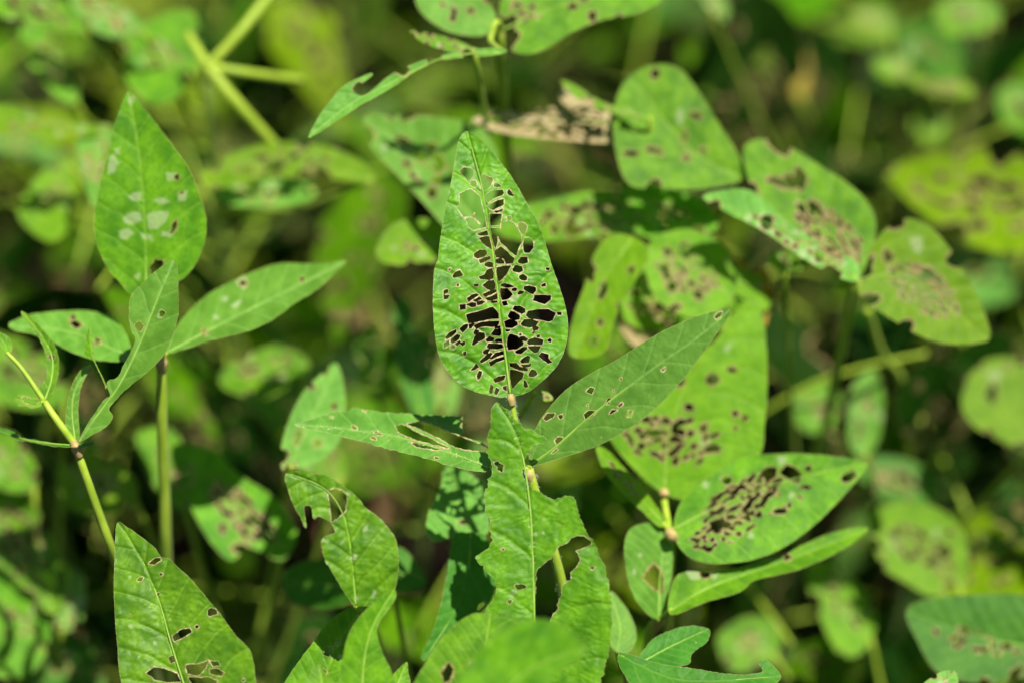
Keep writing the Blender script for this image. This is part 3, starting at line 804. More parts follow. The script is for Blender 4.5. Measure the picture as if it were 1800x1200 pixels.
_, b = pixleaf(G, pts('1097,960 1108,928 1140,918 1170,925 1183,955 1181,1010 1172,1060 1156,1088 1122,1062 1103,1015'),
        pts('1158,1086 1160,1020 1165,960 1160,922'), 0.962, (0.15, -0.6, 0.78), step=2.5, seed=94, mat=M_PALE_SHEEN, fold=(0.1, 0.3), rim=2,
        holes=[pts('1130,1015 1140,1000 1150,988 1160,1000 1166,1012 1164,1040 1148,1032 1138,1022')], scars=[blob(1115, 1005, 4, 6), blob(1125, 975, 5, 4)])
G.stalk([b, hubG2], [0.0011, 0.0012], M_STALK, 'petiolule')
_, b = pixleaf(G, pts('1048,785 1070,792 1100,825 1140,870 1168,912 1158,925 1125,895 1085,858 1058,820'),
        pts('1165,918 1120,868 1080,825 1050,788'), 0.968, (0.45, -0.3, 0.85), step=2.5, seed=95, mat=M_LIME, fold=(-0.2, -0.3), holes=chew(1100, 845, 40, 8, 9, 4, 0.85, 8))
G.stalk([b, hubG], [0.001, 0.0012], M_STALK, 'petiolule')
G.petiole(hubG, 0.97, [px2w(1180, 990, np.array(0.985))], 0.0017)
G.stalk([px2w(1166, 860, np.array(0.981)), px2w(1168, 872, np.array(0.979))], [0.0015, 0.0022, 0.0018], M_PULV, 'leaf_joint')
G.stalk([px2w(1172, 930, np.array(0.964)), px2w(1180, 940, np.array(0.964)), px2w(1186, 948, np.array(0.966))], [0.0016, 0.0026, 0.0018], M_PULV, 'leaf_joint')
G.stalk([px2w(1163, 1080, np.array(0.966)), px2w(1158, 1092, np.array(0.967)), px2w(1152, 1105, np.array(0.97))], [0.0014, 0.0024, 0.0018], M_PULV, 'leaf_joint')
G.petiole(hubG2, 0.97, [px2w(1140, 1130, np.array(0.985))], 0.0026)
_, b = pixleaf(G, pts('1070,1040 1092,1055 1112,1088 1119,1118 1106,1146 1078,1142 1062,1100'), pts('1085,1143 1090,1100 1074,1045'), 0.955, (0.2, -0.3, 0.9), step=3, seed=96, mat=M_PALE_SHEEN)
G.petiole(b, 0.9, r=0.001)
_, b = pixleaf(G, pts('1122,1158 1148,1122 1200,1100 1246,1104 1242,1128 1216,1148 1212,1166 1170,1176 1130,1175'), pts('1125,1165 1180,1135 1243,1106'), 0.935, (0.0, -0.3, 0.95), step=2.2, seed=97, mat=M_DEEP_SHADE, edge_noise=1.3, fold=(.2, .2))
G.petiole(b, 0.9, r=0.001)
_, b = pixleaf(G, pts('1088,1146 1150,1163 1220,1174 1290,1184 1340,1180 1334,1166 1350,1160 1373,1186 1366,1200 1350,1230 1250,1260 1150,1240 1100,1190'), pts('1092,1152 1200,1195 1370,1188'), 0.922, (0.0, -0.2, 0.97), step=2.2, seed=98, mat=M_DEEP_SHADE, edge_noise=1.3, fold=(.15, .15))
G.petiole(b, 0.85, r=0.001)

# ---- plant 8: shaded pointed leaf behind the hooked leaf, with sunlit flecks
jH = px2w(760, 1260, np.array(1.05))
H = Plant('soybean plant with shaded dark leaves flecked with sunlight behind a ragged leaf', (jH[0], jH[1] + 0.02), jH)
_, b = pixleaf(H, pts('690,318 740,325 800,350 850,400 872,500 872,590 800,610 735,605 660,628 620,590 622,540 640,480 680,400', Z2), pts('735,610 745,520 740,420 700,325', Z2), 0.968, (0.2, -0.45, 0.87), step=2.8, seed=101, mat=M_PALE_SHEEN,
        holes=[blob(815, 917, 7, 4)], fold=(0.15, 0.1), rim=1.6)
H.petiole(b, 0.98)
_, b = pixleaf(H, pts('735,600 800,590 860,600 900,700 908,770 885,860 820,935 740,1000 660,1075 615,1110 600,1090 640,1000 680,880 705,750', Z2), pts('800,595 790,750 730,920 612,1105', Z2), 0.962, (0.05, -0.55, 0.83), step=2.8, seed=102, mat=M_DEEP_SHADE,
        holes=[blob(846, 1064, 8, 4, -.9)])
H.petiole(b, 0.9)
_, b = pixleaf(H, pts('498,1008 540,985 600,990 642,1030 602,1065 540,1068 505,1050'), pts('640,1030 570,1028 500,1020'), 0.985, (-0.72, -0.55, 0.42), step=4, seed=103, mat=M_DEEP_SHADE)
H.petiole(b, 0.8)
_, b = pixleaf(H, pts('700,960 730,985 750,1020 735,1035 690,1035 670,1000'), pts('690,1030 715,1005 745,1020'), 0.985, (0.0, -0.4, 0.9), step=4, seed=104, mat=M_DEEP_SHADE)
H.petiole(b, 0.8)

# ---- looser background plants traced from their soft outlines
def soft(label, stem_px, stem_d, leaves, keep=None):
    j = px2w(stem_px[0], stem_px[1], np.array(stem_d))
    p = Plant(label, (j[0], j[1] + 0.015), j)
    for i, (o, m, d, n, mat, kw) in enumerate(leaves):
        kw = dict(kw); kw.setdefault('step', 4.5); kw.setdefault('rim', 1.2)
        if 'holes' not in kw:
            oo = pts(o); mm = pts(m); rg = np.random.default_rng(kw.get('seed', 1)); c = (oo.mean(0) + mm[len(mm) // 2]) / 2
            ax = mm[-1] - mm[0]; ang = math.atan2(ax[1], ax[0]); Lx = math.hypot(*ax); Wx = math.sqrt(np.ptp(oo[:, 0]) * np.ptp(oo[:, 1]))
            kw['holes'] = chew(c[0], c[1], Lx * 0.3, Wx * 0.17, int(rg.integers(5, 18)), Lx * rg.uniform(0.025, 0.05), ang, kw.get('seed', 1))
            kw.setdefault('scars', [blob(c[0] + rg.uniform(-.3, .3) * Lx, c[1] + rg.uniform(-.2, .2) * Wx, rg.uniform(3, 9), rg.uniform(3, 7), rg.uniform(0, 3), 8, rg) for _ in range(4)])
        oo = pts(o); rg = np.random.default_rng(kw.get('seed', 1) + 77); sz = math.sqrt(np.ptp(oo[:, 0]) * np.ptp(oo[:, 1]))
        if sz > 45:
            kw['holes'] = list(kw['holes']) + [blob(*(oo[rg.integers(0, len(oo))] * 0.55 + oo[rg.integers(0, len(oo))] * 0.45), sz * rg.uniform(.03, .07), sz * rg.uniform(.02, .05), rg.uniform(0, 3), 8, rg) for _ in range(3)]
            for _ in range(int(rg.integers(1, 4))):
                k = rg.integers(0, len(oo)); e = oo[k] * .6 + oo[(k + 1) % len(oo)] * .4
                kw['holes'].append(blob(e[0], e[1], sz * rg.uniform(.05, .12), sz * rg.uniform(.04, .08), rg.uniform(0, 3), 9, rg, 0.4))
        fr = kw.pop('frac', 0.95 - 0.03 * i); way = kw.pop('way', ())
        _, b = pixleaf(p, pts(o), pts(m), d, n, mat=mat, **kw)
        p.petiole(b, fr, [px2w(x, y, np.array(dd)) for x, y, dd in way], 0.0013)
    return p

I_ = soft('soybean plant with a narrow strip of leaf left hanging from a long bare stalk', (900, 330), 1.10, [
    ('730,-5 742,25 775,50 810,62 850,63 872,46 866,15 840,-20 800,-45 750,-40', '868,48 820,20 745,-20', 1.0, (0.05, -0.45, 0.88), M_PALE_SHEEN, dict(seed=111, holes=[blob(828, 20, 7, 6), blob(780, 8, 5, 4)])),
    ('885,70 900,90 930,96 965,84 1005,58 1060,36 1120,24 1168,-5 1150,-50 1050,-75 950,-60 890,-15 876,30', '880,55 1000,5 1160,-10', 1.0, (0.05, -0.50, 0.86), M_LEAF, dict(seed=112, holes=[blob(1008, 12, 10, 6), blob(905, 40, 5, 6)] + chew(925, 25, 35, 20, 8, 6, 0, 2))),
    ('541,243 558,208 590,166 612,146 652,129 652,135 632,150 622,160 640,168 668,146 700,124 750,104 800,92 860,84 892,88 880,96 840,101 780,106 730,126 690,154 640,182 600,207 565,231', '885,92 780,102 690,145 620,180 543,241', 0.965, (0.0, -0.45, 0.89), M_PALE_SHEEN, dict(seed=113, step=2, fold=(0.2, 0.2), rough_n=3, holes=[blob(630, 154, 10, 9)], frac=0.97, way=[(862, 72, 0.99), (880, 52, 1.0)])),
    ('722,54 760,60 800,70 835,88 800,93 760,82 735,70', '833,88 780,75 725,56', 0.98, (0.0, -0.45, 0.9), M_LEAF, dict(seed=114, step=3)),
])
J_ = soft('soybean plant with a skeletonised tan leaf beside a smooth broad rounded leaf', (1130, 560), 1.16, [
    ('1078,200 1100,140 1150,114 1195,122 1230,165 1262,215 1292,262 1310,312 1240,332 1170,332 1110,327 1085,280', '1300,312 1210,260 1120,150', 1.015, (0.1, -0.55, 0.82), M_LEAF, dict(seed=121, holes=[blob(1206, 277, 9, 8), blob(1237, 264, 5, 5), blob(1150, 265, 18, 6, .2), blob(1110, 270, 12, 6)], scars=[blob(1195, 205, 8, 12)])),
    ('830,212 880,196 960,190 985,165 992,145 1020,162 1060,185 1110,195 1150,208 1146,240 1080,252 980,246 890,236', '1146,225 1040,215 930,212 835,212', 1.025, (0.05, -0.35, 0.93), M_STRAW, dict(seed=122, step=2.5, holes=chew(1010, 214, 165, 28, 95, 6.0, 0.06, 12, 2.6), rim=1)),
    ('985,142 1010,150 1060,180 1110,195 1145,210 1100,206 1050,192 1010,170', '1143,208 1070,188 988,144', 1.01, (0.1, -0.2, 0.95), M_LEAF, dict(seed=123, step=3)),
    ('868,405 905,368 985,345 1050,336 1110,350 1132,385 1090,412 1020,420 930,425', '1130,385 1030,378 870,403', 1.03, (0.0, -0.3, 0.95), M_LEAF, dict(seed=124)),
    ('1090,332 1150,325 1230,350 1262,400 1180,424 1110,402', '1255,395 1180,370 1095,335', 1.03, (0.0, -0.4, 0.9), M_LEAF, dict(seed=127)),
    ('1138,432 1210,402 1280,440 1292,520 1230,562 1150,522', '1285,520 1220,470 1142,435', 1.01, (0.1, -0.5, 0.86), M_LIME, dict(seed=128, holes=chew(1210, 480, 55, 40, 24, 9, 0.6, 91), rim=2.5)),
    ('1240,440 1300,455 1352,480 1350,560 1320,622 1262,602 1238,520', '1330,615 1300,530 1250,445', 1.025, (0.1, -0.5, 0.86), M_GOLD, dict(seed=129, holes=chew(1295, 520, 60, 25, 10, 8, 1.2, 92))),
    ('1080,545 1160,532 1225,560 1205,604 1120,612', '1215,590 1150,570 1085,550', 1.02, (0.0, -0.4, 0.9), M_DRY, dict(seed=130, holes=chew(1150, 572, 55, 22, 20, 7, 0.2, 93))),
    ('1000,622 1004,570 1028,500 1048,440 1080,412 1122,420 1140,452 1100,520 1078,570 1064,618 1030,630', '1110,422 1060,500 1015,622', 1.0, (-0.2, -0.4, 0.88), M_LIME, dict(seed=125, holes=[blob(1060, 510, 7, 18, .3), blob(1045, 600, 8, 9)])),
    ('1130,450 1190,418 1250,428 1300,470 1345,490 1352,540 1290,575 1200,580 1120,575 1085,535', '1335,505 1220,490 1100,540', 1.03, (0.05, -0.4, 0.9), M_LIME, dict(seed=126, holes=chew(1150, 530, 60, 35, 9, 10, 0.2, 14), scars=[blob(1150, 500, 20, 12)])),
])
K_ = soft('soybean plant with two long leaves riddled by brown-edged holes at the dark gap', (1440, 760), 1.14, [
    ('1307,262 1325,246 1350,246 1395,262 1440,290 1490,322 1530,362 1540,400 1530,445 1507,492 1470,472 1420,440 1375,400 1335,355 1314,310', '1507,485 1440,390 1315,256', 1.0, (0.08, -0.5, 0.86), M_LEAF, dict(seed=131, step=3, fold=(.15, .15), holes=[blob(1375, 322, 26, 8, .2), blob(1408, 312, 9, 24, -.2)] + chew(1460, 410, 72, 34, 46, 6, 0.7, 15), rim=2.6)),
    ('1235,345 1290,332 1330,340 1380,385 1440,425 1500,455 1512,488 1490,494 1420,460 1340,405 1275,372', '1500,485 1400,420 1240,345', 0.985, (0.1, -0.45, 0.88), M_PALE_SHEEN, dict(seed=132, step=3, holes=chew(1400, 420, 90, 18, 26, 5, 0.55, 16), scars=chew(1400, 420, 100, 22, 16, 9, 0.5, 61))),
    ('1508,500 1528,440 1560,400 1600,384 1640,403 1672,440 1702,490 1727,540 1741,592 1712,604 1660,604 1610,587 1560,557 1520,528', '1510,492 1600,490 1738,595', 1.0, (0.1, -0.55, 0.83), M_LIME, dict(seed=133, step=3, holes=chew(1625, 510, 68, 34, 46, 6, 0.6, 17) + [blob(1560, 450, 9, 11)], scars=[blob(1612, 428, 12, 15)], rim=2.6)),
    ('1350,460 1370,440 1410,445 1418,470 1380,480', '1380,478 1375,460 1370,442', 1.02, (0.1, -0.5, 0.86), M_LIME, dict(seed=134)),
])
L_ = soft('soybean plant with soft pale and grey-green leaves behind the lace leaf', (730, 640), 1.15, [
    ('640,206 690,203 760,205 840,222 875,270 870,345 845,405 800,415 738,350 690,300 652,258', '840,395 750,290 642,208', 1.005, (-0.1, -0.45, 0.88), M_PALE_SHEEN, dict(seed=141)),
    ('663,432 690,395 730,384 778,390 805,420 792,457 740,462 690,467 665,455', '800,430 730,425 666,440', 1.02, (0.0, -0.45, 0.88), M_LIME, dict(seed=142)),
    ('735,600 780,595 812,650 795,730 755,690', '770,720 770,650 760,600', 1.08, (0.2, -0.3, 0.9), M_PALE_SHEEN, dict(seed=143)),
    ('690,540 720,530 750,620 765,720 730,730 700,650', '740,720 720,620 700,540', 1.06, (0.1, -0.3, 0.9), M_DEEP_SHADE, dict(seed=144)),
    ('625,600 655,570 680,620 690,690 650,705 630,660', '665,700 655,640 650,575', 1.09, (0.1, -0.5, 0.9), M_LEAF, dict(seed=147, holes=chew(655, 640, 20, 45, 8, 8, 0, 29))),
    ('495,825 498,765 530,692 570,652 592,638 606,690 602,765 560,812 520,822', '510,820 545,740 592,642', 0.985, (0.2, -0.35, 0.9), M_PALE_SHEEN, dict(seed=145, step=3, holes=[blob(560, 778, 9, 7), blob(520, 776, 7, 7), blob(588, 800, 8, 6)])),
    ('938,688 962,688 972,702 955,704', '940,690 960,696 971,702', 0.95, (0.2, -0.2, 0.95), M_LEAF, dict(seed=146, step=2, rib=None)),
])
N_ = soft('soybean plant with a bent leaf browned and pierced along its middle', (420, 1170), 1.14, [
    ('240,760 300,752 330,800 345,870 320,900 275,860 250,810', '325,890 290,820 255,762', 1.06, (0.1, -0.3, 0.93), M_LEAF, dict(seed=151)),
    ('300,786 370,788 420,832 490,880 522,938 495,985 440,962 405,985 365,945 332,882', '500,960 420,890 305,790', 1.03, (0.1, -0.45, 0.88), M_LEAF, dict(seed=152, holes=chew(425, 900, 68, 26, 24, 8, 0.7, 19), rim=3)),
    ('100,820 160,790 230,830 240,880 190,905 120,890', '235,870 170,845 105,825', 1.06, (0.0, -0.3, 0.95), M_LIME, dict(seed=153)),
    ('400,640 470,610 500,610 545,640 470,700 390,680', '540,640 470,650 395,665', 1.08, (0.0, -0.2, 0.97), M_LEAF, dict(seed=154)),
    ('505,760 560,750 600,790 610,840 570,850 520,820', '600,840 560,800 510,762', 1.07, (0.0, -0.4, 0.9), M_LEAF, dict(seed=155)),
])
O_ = soft('soybean plant of big drooping leaves hanging at the left edge', (70, 1260), 1.13, [
    ('-40,850 20,850 62,890 100,970 112,1060 80,1075 20,1010 -40,960', '95,1070 40,960 -30,860', 1.06, (0.0, -0.45, 0.9), M_LEAF, dict(seed=161)),
    ('-40,1010 10,1000 60,1040 90,1110 60,1180 0,1190 -40,1150', '75,1140 30,1080 -35,1020', 1.06, (0.1, -0.4, 0.9), M_LEAF, dict(seed=162)),
    ('95,1090 130,1000 150,1030 145,1090 115,1110', '110,1105 125,1060 132,1005', 1.06, (0.2, -0.4, 0.9), M_PALE_SHEEN, dict(seed=163)),
    ('-30,770 20,760 65,820 60,860 10,862 -30,830', '60,855 20,810 -25,772', 1.07, (0.0, -0.4, 0.9), M_LEAF, dict(seed=164)),
    ('-30,590 40,600 100,640 120,700 60,720 -30,690', '115,700 50,650 -25,600', 1.09, (0.0, -0.4, 0.9), M_LEAF, dict(seed=165)),
    ('60,1120 110,1110 170,1150 180,1230 80,1230 40,1180', '170,1190 110,1160 60,1130', 1.08, (0.0, -0.4, 0.9), M_DEEP_SHADE, dict(seed=166)),
])
P_ = soft('soybean plant with yellow-green stalks crossing above the oval leaf', (366, 150), 1.12, [
    ('118,-30 160,-25 235,25 252,52 205,68 165,55 130,20', '250,55 190,20 125,-28', 1.08, (0.0, -0.45, 0.88), M_PALE_SHEEN, dict(seed=171)),
    ('-40,-30 60,-20 130,15 150,55 80,50 -20,20', '145,52 70,15 -35,-22', 1.08, (0.0, -0.4, 0.9), M_LEAF, dict(seed=172)),
    ('135,258 150,228 190,218 210,260 195,340 166,365 146,312', '190,225 170,290 165,360', 1.06, (-0.2, -0.35, 0.9), M_PALE_SHEEN, dict(seed=173)),
    ('355,305 420,265 500,250 585,260 645,292 655,322 560,312 460,312 380,332', '652,318 500,285 360,308', 1.06, (0.0, -0.25, 0.96), M_LIME, dict(seed=174)),
    ('370,338 460,318 545,318 550,350 480,364 395,360', '548,335 460,340 375,345', 1.07, (0.0, -0.35, 0.93), M_PALE_SHEEN, dict(seed=175)),
    ('-30,185 50,190 110,212 195,222 165,240 80,240 -30,230', '192,225 90,218 -25,205', 1.06, (0.0, -0.35, 0.93), M_LIME, dict(seed=176)),
    ('225,60 300,20 345,30 350,110 300,180 240,170 215,110', '350,110 290,100 225,80', 1.10, (0.0, -0.4, 0.9), M_LEAF, dict(seed=177)),
    ('30,372 75,300 118,278 132,322 122,400 82,424', '120,290 95,350 60,400', 1.10, (0.0, -0.4, 0.9), M_LIME, dict(seed=178)),
    ('35,50 70,45 120,120 140,180 100,170 50,110', '130,175 90,110 40,55', 1.10, (0.1, -0.4, 0.9), M_LEAF, dict(seed=179)),
])
nd = px2w(366, 118, np.array(1.07))
P_.stalk([nd, px2w(420, 60, np.array(1.07)), px2w(490, -30, np.array(1.08))], [0.0024, 0.0022])
P_.stalk([nd, px2w(430, 128, np.array(1.07)), px2w(530, 142, np.array(1.09))], [0.0022, 0.0018])
P_.stalk([px2w(330, 60, np.array(1.08)), nd, px2w(420, 185, np.array(1.07)), px2w(485, 258, np.array(1.08))], [0.002, 0.0026, 0.0022])
Q_ = soft('soybean plant with a dark blotched leaf in shade at the lower right', (1640, 1330), 1.09, [
    ('1593,1072 1640,1050 1720,1044 1810,1050 1850,1120 1820,1180 1730,1200 1650,1182 1612,1125', '1840,1140 1730,1120 1598,1075', 1.01, (0.0, -0.5, 0.87), M_DEEP_SHADE, dict(seed=181, step=3, holes=chew(1730, 1130, 60, 22, 14, 7, 0.2, 23))),
    ('1600,1230 1630,1195 1660,1178 1682,1184 1676,1230', '1640,1230 1655,1205 1678,1184', 0.94, (0.1, -0.3, 0.95), M_PALE_SHEEN, dict(seed=182, step=3)),
    ('1525,905 1580,884 1645,890 1692,932 1703,990 1692,1032 1640,1048 1590,1022 1548,990', '1690,1030 1620,965 1530,905', 1.08, (0.05, -0.5, 0.87), M_LIME, dict(seed=183)),
    ('1415,1000 1460,984 1522,1042 1542,1085 1520,1142 1480,1152 1448,1100', '1530,1120 1480,1060 1420,1002', 1.10, (0.0, -0.4, 0.9), M_LIME, dict(seed=184)),
    ('1260,1120 1320,1080 1370,1100 1360,1160 1290,1180', '1360,1150 1310,1130 1262,1125', 1.10, (0.0, -0.4, 0.9), M_LEAF, dict(seed=185)),
])
R_ = soft('soybean plant with a pale furled leaf beside a bright leaf at the right edge', (1610, 900), 1.18, [
    ('1496,680 1530,648 1552,680 1547,765 1520,803 1494,782 1492,720', '1520,800 1525,730 1530,652', 1.10, (-0.2, -0.5, 0.86), M_PALE_SHEEN, dict(seed=191)),
    ('1690,702 1720,640 1772,628 1830,650 1830,795 1762,775 1708,745', '1820,780 1770,710 1730,642', 1.08, (0.05, -0.45, 0.88), M_LIME, dict(seed=192, holes=[blob(1745, 690, 8, 20)], scars=[blob(1750, 660, 14, 10)])),
    ('1400,690 1440,670 1480,700 1470,750 1420,760 1395,730', '1470,745 1435,715 1402,695', 1.13, (0.0, -0.4, 0.9), M_LEAF, dict(seed=193)),
    ('1500,820 1560,800 1640,830 1640,880 1560,880', '1635,870 1570,845 1505,822', 1.12, (0.0, -0.3, 0.9), M_DEEP_SHADE, dict(seed=194)),
])
S_ = soft('soybean plant with small yellowish leaves crowded at the far right corner', (1620, 330), 1.36, [
    ('1642,15 1690,-10 1745,0 1760,35 1720,62 1660,60', '1755,45 1700,25 1645,15', 1.18, (0.1, -0.4, 0.9), M_LEAF, dict(seed=201)),
    ('1532,110 1570,98 1622,112 1612,138 1560,142', '1620,128 1580,120 1535,112', 1.20, (0.1, -0.4, 0.9), M_LIME, dict(seed=202)),
    ('1578,40 1640,30 1690,70 1690,140 1630,145 1590,100', '1685,135 1640,90 1582,45', 1.24, (-0.5, -0.2, 0.8), M_DEEP_SHADE, dict(seed=203)),
    ('1600,142 1650,134 1710,150 1700,170 1640,166', '1705,162 1655,150 1602,145', 1.19, (0.1, -0.2, 0.95), M_LIME, dict(seed=204)),
    ('1500,20 1540,8 1570,30 1565,72 1520,70', '1565,65 1535,40 1502,22', 1.26, (0.1, -0.4, 0.9), M_LIME, dict(seed=205)),
    ('1604,205 1640,190 1664,215 1650,248 1612,240', '1655,240 1635,220 1606,206', 1.26, (0.1, -0.4, 0.9), M_LIME, dict(seed=206)),
    ('1388,90 1412,80 1424,120 1412,172 1392,160', '1405,170 1408,120 1405,84', 1.30, (0.2, -0.5, 0.8), M_GOLD, dict(seed=207)),
    ('1306,60 1335,44 1352,70 1335,102 1310,92', '1318,100 1330,70 1335,46', 1.28, (0.1, -0.4, 0.9), M_LEAF, dict(seed=208)),
    ('1755,160 1800,150 1840,180 1820,240 1765,215', '1830,225 1795,190 1758,165', 1.22, (0.1, -0.4, 0.9), M_LEAF, dict(seed=209)),
    ('1225,-20 1262,-20 1282,15 1274,38 1250,20', '1230,-18 1255,5 1274,36', 1.15, (0.1, -0.4, 0.9), M_PALE_SHEEN, dict(seed=210)),
])
sp_ = R_.stalk([px2w(1525, 545, np.array(1.06)), px2w(1550, 620, np.array(1.09)), px2w(1590, 690, np.array(1.12)), R_.joint(0.95)], [0.0016, 0.0018])

# ---------------------------------------------------------------- filler plants of the rows
def proto_leaf(i, mat, dmg):
    rg = np.random.default_rng(100 + i)
    L = 100.0; W = rg.uniform(27, 33)
    s = np.linspace(0, 1, 15)
    wv = W * np.sin(np.pi * s ** 0.72) ** 0.85 * (1 - 0.12 * s) * (1 + rg.uniform(-0.04, 0.04, 15)); wv[0] = 2; wv[-1] = 0.3
    o = np.concatenate([np.stack([s * L, wv], 1), np.stack([s[::-1] * L, -wv[::-1]], 1)[1:-1]])
    m = np.array([[0, 0], [L * .4, rg.uniform(-2, 2)], [L, 0.0]])
    hs = []
    if dmg: hs = chew(L * rg.uniform(.35, .6), rg.uniform(-6, 6), 34, 15, dmg, rg.uniform(2.5, 4.5), 0.1, i) + [blob(rg.uniform(20, 80), rg.uniform(-16, 16), rg.uniform(2, 6), rg.uniform(2, 4), rg.uniform(0, 3), 8, rg) for _ in range(4)]
    for _ in range(int(rg.integers(3, 7))):
        k = rg.integers(2, 26); hs.append(blob(o[k % len(o)][0], o[k % len(o)][1], rg.uniform(4, 11), rg.uniform(3, 8), rg.uniform(0, 3), 9, rg, 0.4))
    fold = rg.uniform(0.12, 0.4); bend = rg.uniform(-0.32, -0.02); tw = rg.uniform(-0.3, 0.3)
    def mp(Q, S, T, Lt, h):
        x = Q[:, 0]; y = Q[:, 1]
        z = fold * np.abs(y) + bend * x * x / L + tw * y * x / L + h * 1000
        return np.stack([x, y, z], 1) * 0.001
    me = leaf_mesh('leaflet', catmull(o, True, 3), catmull(m, False, 5), 1.0, mp, 2.1, holes=hs, seed=500 + i, rim=2.5, edge_noise=1.5, relief=1.2)
    me.materials.append(mat)
    return me
protos = [proto_leaf(i, m, d) for i, (m, d) in enumerate([(F_LEAF, 0), (F_LEAF, 9), (F_PALE, 5), (F_LEAF, 22), (F_SHADE, 4), (F_LIME, 8), (F_LIME, 18), (F_PALE, 12), (F_SHADE, 0), (M_GOLD, 8), (M_DRY, 24)])]
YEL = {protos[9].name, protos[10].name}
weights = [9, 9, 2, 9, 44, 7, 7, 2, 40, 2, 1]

CLEAR = [(875, 560, 120), (900, 420, 80), (690, 890, 60), (735, 1030, 50), (1430, 560, 70), (1420, 690, 45)]
def blocked(P, size=0.1):
    """in view and too near: leaves in front of the traced ones are not in the photo"""
    x, y, d = w2px(P)
    if d < 0.3 or (P[2] > 0.57 and P[1] < 0.7): return True
    if -260 < x < 2060 and -260 < y < 1460:
        if d < 1.085: return True
        if any(math.hypot(x - a, y - b) < r for a, b, r in CLEAR): return True
    elif d < 1.0: return True
    return False

def filler(x, y, hgt, label, group, tall=0.0, gold=0.0):
    rg = random.Random(int(x * 1000) * 7919 + int(y * 1000))
    top = np.array([x + rg.uniform(-.03, .03), y + rg.uniform(-.03, .03), hgt])
    if blocked(top): top[2] *= 0.7
    p = Plant(label, (x, y), top, group, lean=0.015)
    az = rg.uniform(0, 6.28); mid = 0.08 < y < 0.62; n = rg.randint(15, 20) if mid else rg.randint(12, 16)
    for k in range(n):
        az += 2.4 + rg.uniform(-.3, .3)
        fr = 0.2 + 0.78 * k / (n - 1)
        j = p.joint(fr)
        ln = rg.uniform(0.07, 0.15)
        hub = j + np.array([math.cos(az) * ln, math.sin(az) * ln, rg.uniform(0.03, 0.10)])
        if blocked(hub): continue
        P = [hub, (hub + j) / 2 + np.array([0, 0, 0.012]), j]
        done = 0
        for da, off in ((0, 0.014), (1.25, 0.003), (-1.25, 0.003)):
            if rg.random() < 0.08: continue
            a2 = az + da + rg.uniform(-.3, .3)
            flat = rg.random() < (0.42 if mid else 0.3)
            el = rg.uniform(-0.5, 0.5) if flat else rg.uniform(-1.3, -0.5)
            dv = Vector((math.cos(a2) * math.cos(el), math.sin(a2) * math.cos(el), math.sin(el)))
            bpos = Vector(hub) + dv * off
            tip = bpos + dv * 0.09
            if blocked(np.array(tip)) or blocked(np.array(bpos + dv * 0.045)): continue
            upv = Vector((rg.gauss(0.0, 0.5), rg.gauss(-0.1, 0.5), 1 if flat else rg.uniform(0.0, 0.5))).normalized()
            yv = upv.cross(dv).normalized(); zv = dv.cross(yv)
            sc = rg.uniform(0.55, 0.95) if mid else rg.uniform(0.4, 0.75)
            w = list(weights)
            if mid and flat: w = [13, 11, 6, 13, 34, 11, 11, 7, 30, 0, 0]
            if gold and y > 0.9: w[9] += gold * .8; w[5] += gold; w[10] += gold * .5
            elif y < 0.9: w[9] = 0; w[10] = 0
            me = rg.choices(protos, w)[0]
            o = bpy.data.objects.new('leaflet', me); COL.objects.link(o)
            M = Matrix((dv, yv, zv)).transposed().to_4x4(); M.translation = bpos - Vector(p.root)
            o.parent = p.e
            o.matrix_basis = M @ Matrix.Scale(sc, 4)
            done += 1
        if done: p.stalk(P, [0.0009, 0.0011, 0.0014])
    if sum(1 for c in p.e.children if c.data and c.data.name in YEL) >= 4:
        p.e['label'] = 'soybean plant with several yellow or withered leaves blurred in the rows behind'
        p.e['group'] = 'yellowing soybean plants of the rows behind'

LAB = 'mostly green leafy soybean plant blurred in the rows behind the sharp leaves'
GRP = 'blurred soybean plants of the rows behind'
cnt = 0
yy = -0.38
row = 0
while yy < 1.75:
    xx = -0.78 + (row % 2) * 0.09 - 0.12 * yy
    while xx < 0.72 + 0.12 * yy:
        x = xx + random.uniform(-.035, .035); y = yy + random.uniform(-.03, .03)
        if y < 0 and x < 0.34: xx += 0.185; continue
        right = x > 0.05 and y > 0.5
        hh = random.uniform(0.38, 0.56)
        filler(x, y, hh, LAB, GRP, gold=26 if right else 0)
        xx += 0.16; cnt += 1
    yy += 0.17; row += 1
print('fillers', cnt)

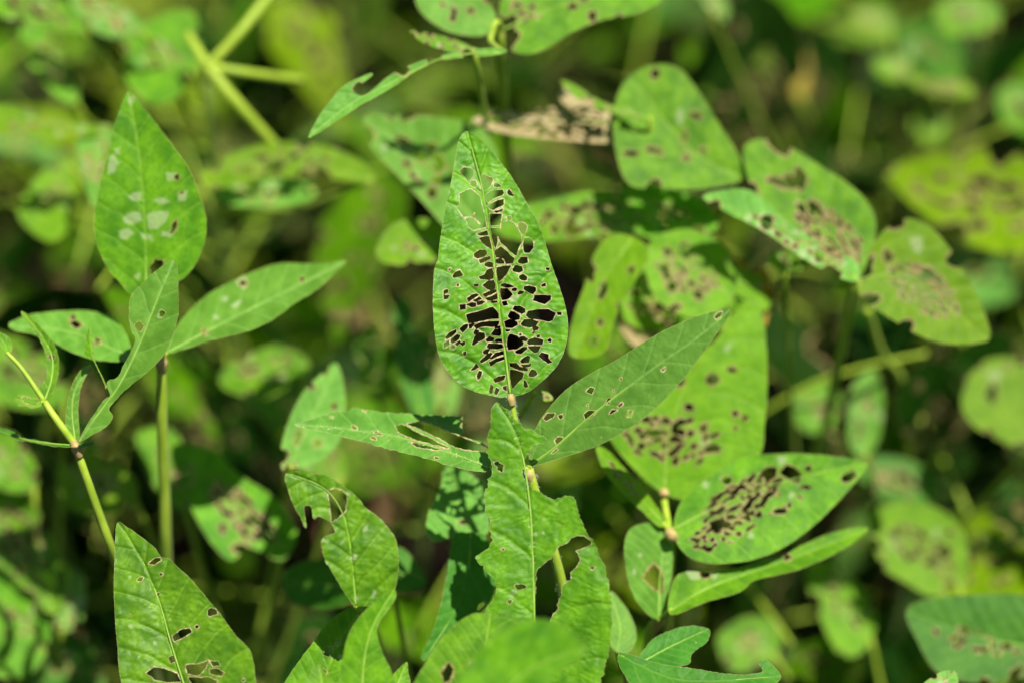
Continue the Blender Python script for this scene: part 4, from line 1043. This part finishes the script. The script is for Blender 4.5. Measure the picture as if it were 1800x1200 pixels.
# ---------------------------------------------------------------- fallen leaves on the soil
fall = [proto_leaf(40 + i, M_FALL, 4 * i) for i in range(2)]
spots = []
for (px, py) in ((690, 890), (735, 1030), (150, 520), (100, 300)):
    v = px2w(px, py, np.array(1.0)) - CAM
    t = -CAM[2] / v[2]; q = CAM + v * t
    spots.append((q[0], q[1]))
while len(spots) < 30:
    q = (random.uniform(-.6, .6), random.uniform(.1, 1.7))
    x_, y_, d_ = w2px((q[0], q[1], 0.0))
    if math.hypot(x_ - 880, y_ - 560) > 260 and math.hypot(x_ - 1430, y_ - 580) > 260: spots.append(q)
for i, (x, y) in enumerate(spots):
    o = bpy.data.objects.new('fallen_leaf', fall[i % 2]); COL.objects.link(o)
    o.location = (x, y, 0.012); o.rotation_euler = (random.uniform(-.2, .2), random.uniform(-.1, .2), random.uniform(0, 6.28))
    o.scale = (1.0, 1.0, 1.0) if i < 4 else (0.75,) * 3
    tag(o, 'dry pinkish brown leaf fallen on the soil under the plants', 'leaf', 'dry leaves lying on the soil')

# ---------------------------------------------------------------- hairs on the sharp plant
def hairs(plant, strips, seed=1):
    rg = np.random.default_rng(seed); V = []; F = []
    for P, rad, n, ln in strips:
        P = np.asarray(P)
        for _ in range(n):
            i = rg.integers(0, len(P) - 1); t = rg.uniform()
            c = P[i] * (1 - t) + P[i + 1] * t
            ax = P[i + 1] - P[i]; ax = ax / (np.linalg.norm(ax) + 1e-12)
            r = rg.normal(size=3); r -= ax * (r @ ax); r /= np.linalg.norm(r)
            d = r + ax * rg.uniform(-.5, .8); d /= np.linalg.norm(d)
            s = np.cross(d, rg.normal(size=3)); s /= np.linalg.norm(s)
            b = c + r * rad; k = len(V)
            l = ln * rg.uniform(.5, 1.2); w = 0.000035
            V += [b + s * w, b - s * w, b + d * l * .6 + s * w * .6 + ax * l * .1, b + d * l + ax * l * .25]
            F += [[k, k + 1, k + 2], [k + 1, k + 3, k + 2]]
    me = bpy.data.meshes.new('hairs'); me.from_pydata([v.tolist() for v in V], [], F)
    o = plant.add('hairs', me, M_HAIR); o['kind'] = 'stuff'
hairs(A, [(smooth3([heroB, px2w(900, 712, np.array(0.922)), px2w(908, 750, np.array(0.923)), hubA]), 0.0011, 260, 0.0013),
          (smooth3(px2w(front_mid[:, 0], front_mid[:, 1], np.full(len(front_mid), 0.906))), 0.0004, 260, 0.0010),
          (smooth3([hubA, px2w(948, 890, np.array(0.926)), px2w(972, 965, np.array(0.935)), px2w(990, 1040, np.array(0.945))]), 0.0019, 300, 0.0013),
          (smooth3(px2w(left_mid[:, 0], left_mid[:, 1], np.full(len(left_mid), 0.9205))), 0.0003, 200, 0.0011)])
tri = sum(len(m.polygons) * 2 for m in bpy.data.meshes)
print('objects', len(bpy.data.objects), 'tri~', tri)
